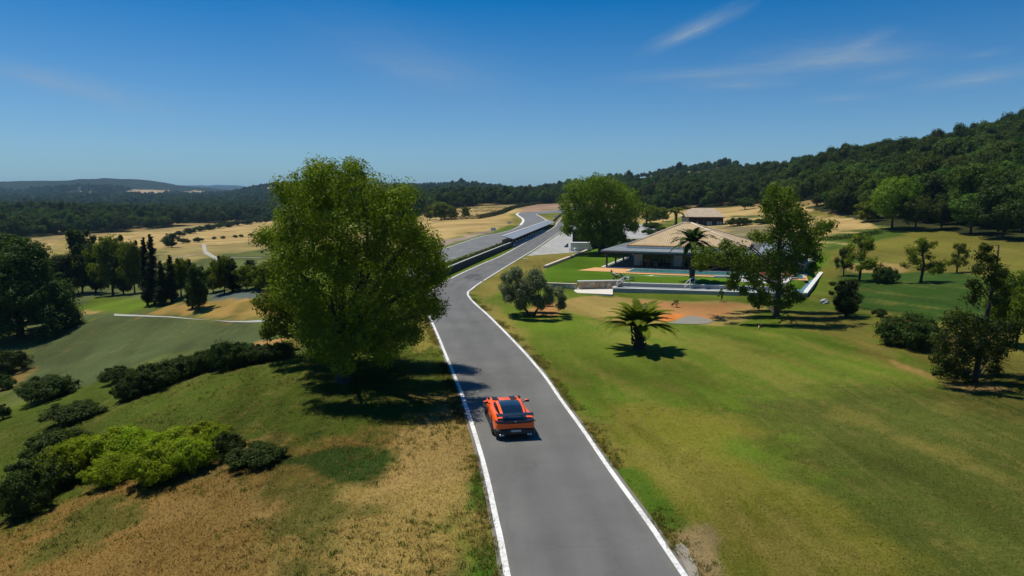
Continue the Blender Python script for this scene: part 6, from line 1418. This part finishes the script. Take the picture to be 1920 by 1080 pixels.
# ------------------------------------------------------------------ grass blades over the near turf
rng = np.random.default_rng(11)
N0 = 520000
gy = 13 + (62 - 13) * rng.random(N0) ** 1.25; gx = (rng.random(N0) * 2 - 1) * (gy * .80 + 2)
xl = np.interp(gy, [p.y for p in Ls], [p.x for p in Ls]); xr = np.interp(gy, [p.y for p in Rs], [p.x for p in Rs])
q = (gx < xl - .12) | (gx > xr + .10)
q &= ~in_poly(gx, gy, [tuple(hit(x, y).xy) for x, y in [(1263, 1026), (1276, 1018), (1288, 1026), (1296, 1046), (1306, 1064), (1314, 1090), (1300, 1102), (1284, 1060)]])
gx, gy = gx[q], gy[q]; gcol, gdry = ground_colour(gx, gy); n = len(gx); gz = H(gx, gy)
left = gx < xl[q]; bank = sstep(gdry, .3, .5)
h = (.018 + .028 * rng.random(n)) * (1 + .3 * bank * left + .4 * left) * (.7 + .6 * vnoise(gx * 1.3, gy * 1.3, 4)) * sstep(gy, 64, 30)
a = rng.random(n) * 6.28; wd = .008 + .008 * rng.random(n) + .00025 * gy; ln = rng.normal(size=(n, 2)) * h[:, None] * .7
P = np.stack([gx, gy, gz - .01], 1); dx = np.stack([np.cos(a) * wd, np.sin(a) * wd, np.zeros(n)], 1)
tip = P + np.stack([ln[:, 0], ln[:, 1], h + .01], 1)
v = np.stack([P - dx, P + dx, tip], 1).reshape(-1, 3)
me = bpy.data.meshes.new('grass'); me.vertices.add(n * 3); me.vertices.foreach_set('co', v.astype(np.float32).ravel()); me.loops.add(n * 3); me.loops.foreach_set('vertex_index', np.arange(n * 3, dtype=np.int32))
me.polygons.add(n); me.polygons.foreach_set('loop_start', (np.arange(n) * 3).astype(np.int32)); me.update()
dryb = np.clip(gdry + (fbm(gx * .8, gy * .8, 4, 8) - .5) * 2.2 + rng.normal(size=n) * .22 - .25, 0, 1)[:, None]
c = gcol * (1 - dryb * .7) + (gcol * .4 + np.array((.27, .18, .058)) * .6) * dryb * .7
c = np.clip(c * (1.15 * (.58 + .78 * rng.random(n)))[:, None], .004, .7)
me.color_attributes.new('blade', 'FLOAT_COLOR', 'FACE') if False else None
at = me.attributes.new('blade', 'FLOAT_COLOR', 'FACE'); at.data.foreach_set('color', np.concatenate([c, np.ones((n, 1))], 1).astype(np.float32).ravel())
m, nt, out = material('grass_blades'); cc = nt.new('ShaderNodeAttribute', attribute_name='blade').outputs['Color']
df = nt.new('ShaderNodeBsdfDiffuse'); tr = nt.new('ShaderNodeBsdfTranslucent'); nt.l.new(cc, df.inputs[0]); un = nt.new('ShaderNodeCombineXYZ', i_0=0.0, i_1=0.0, i_2=1.0); nt.l.new(un.outputs[0], df.inputs['Normal']); nt.l.new(cc, tr.inputs[0]); ms = nt.new('ShaderNodeMixShader', i_0=.15); nt.l.new(df.outputs[0], ms.inputs[1]); nt.l.new(tr.outputs[0], ms.inputs[2]); nt.l.new(ms.outputs[0], out.inputs[0])
gr = link_mesh('grass', me, m); tag(gr, 'short green and straw coloured grass on both sides of the road', 'grass', kind='stuff')

# ------------------------------------------------------------------ taller tufts and weeds: on the dry bank and along both road edges
rng = np.random.default_rng(12); T_ = []
k = 5200; ty = 14 + 34 * rng.random(k) ** 1.2; tx = np.interp(ty, [p.y for p in Ls], [p.x for p in Ls]) - .4 - 24 * rng.random(k) ** 1.3; cl = fbm(tx * .35, ty * .35, 4, 91); keep_ = cl > .50; T_.append((tx[keep_], ty[keep_], np.full(keep_.sum(), 1.0)))
for pts, sg in ((Ls, -1), (Rs, 1)):
    k = 2600; ty = 14 + 60 * rng.random(k); tx = np.interp(ty, [p.y for p in pts], [p.x for p in pts]) + sg * (.06 + np.abs(rng.normal(size=k)) * .35); keep_ = fbm(tx * .5, ty * .5, 3, 92) > .48; T_.append((tx[keep_], ty[keep_], np.full(keep_.sum(), .75)))
k = 1500; ty = 16 + 45 * rng.random(k); tx = np.interp(ty, [p.y for p in Rs], [p.x for p in Rs]) + .5 + 30 * rng.random(k) ** 1.2; keep_ = fbm(tx * .3, ty * .3, 4, 93) > .58; T_.append((tx[keep_], ty[keep_], np.full(keep_.sum(), .45)))
tx, ty, ts = [np.concatenate([t[i] for t in T_]) for i in range(3)]; gc2, gd2 = ground_colour(tx, ty); nb = 12; n = len(tx) * nb
bx = np.repeat(tx, nb) + rng.normal(size=n) * .06; by = np.repeat(ty, nb) + rng.normal(size=n) * .06; hh = (.05 + .13 * rng.random(n)) * np.repeat(ts * (.6 + .8 * rng.random(len(tx))), nb); bz = H(bx, by) - .01
a = rng.random(n) * 6.28; wd = .010 + .010 * rng.random(n); le = rng.normal(size=(n, 2)) * hh[:, None] * .55
P = np.stack([bx, by, bz], 1); dx = np.stack([np.cos(a) * wd, np.sin(a) * wd, 0 * a], 1); tip = P + np.stack([le[:, 0], le[:, 1], hh], 1)
me = bpy.data.meshes.new('weeds'); v = np.stack([P - dx, P + dx, tip], 1).reshape(-1, 3); me.vertices.add(n * 3); me.vertices.foreach_set('co', v.astype(np.float32).ravel()); me.loops.add(n * 3); me.loops.foreach_set('vertex_index', np.arange(n * 3, dtype=np.int32))
me.polygons.add(n); me.polygons.foreach_set('loop_start', (np.arange(n) * 3).astype(np.int32)); me.update()
gn = (rng.random(len(tx)) < .45)[:, None]; cc_ = np.where(gn, np.array((.055, .085, .012)), gc2 * .5 + np.array((.26, .185, .065)) * .5); cc_ = np.repeat(cc_ * (.7 + .5 * rng.random((len(tx), 1))), nb, 0)
at = me.attributes.new('blade', 'FLOAT_COLOR', 'FACE'); at.data.foreach_set('color', np.concatenate([cc_, np.ones((n, 1))], 1).astype(np.float32).ravel())
tag(link_mesh('weeds', me, m), 'scattered dry tufts and green weeds along the road edges and bank', 'weeds', kind='stuff')
# ------------------------------------------------------------------ haze
m = bpy.data.materials.new('haze'); m.use_nodes = True; nt = NT(m.node_tree); nt.n.clear()
out = nt.new('ShaderNodeOutputMaterial'); pv = nt.new('ShaderNodeVolumePrincipled')
pv.inputs['Color'].default_value = (.38, .66, 1, 1); pv.inputs['Density'].default_value = HAZE; pv.inputs['Anisotropy'].default_value = 0
nt.l.new(pv.outputs[0], out.inputs['Volume'])
zmin = float(GZ.min()) - 1; zmax = max(float(GZ.max()) + 15, 40)
mb = MB(); mb.box((0, 6200, (zmin + zmax) / 2), (34000, 12800, zmax - zmin))
hz = mb.build('haze', m); tag(hz, 'thin pale haze over the valley', kind='stuff')
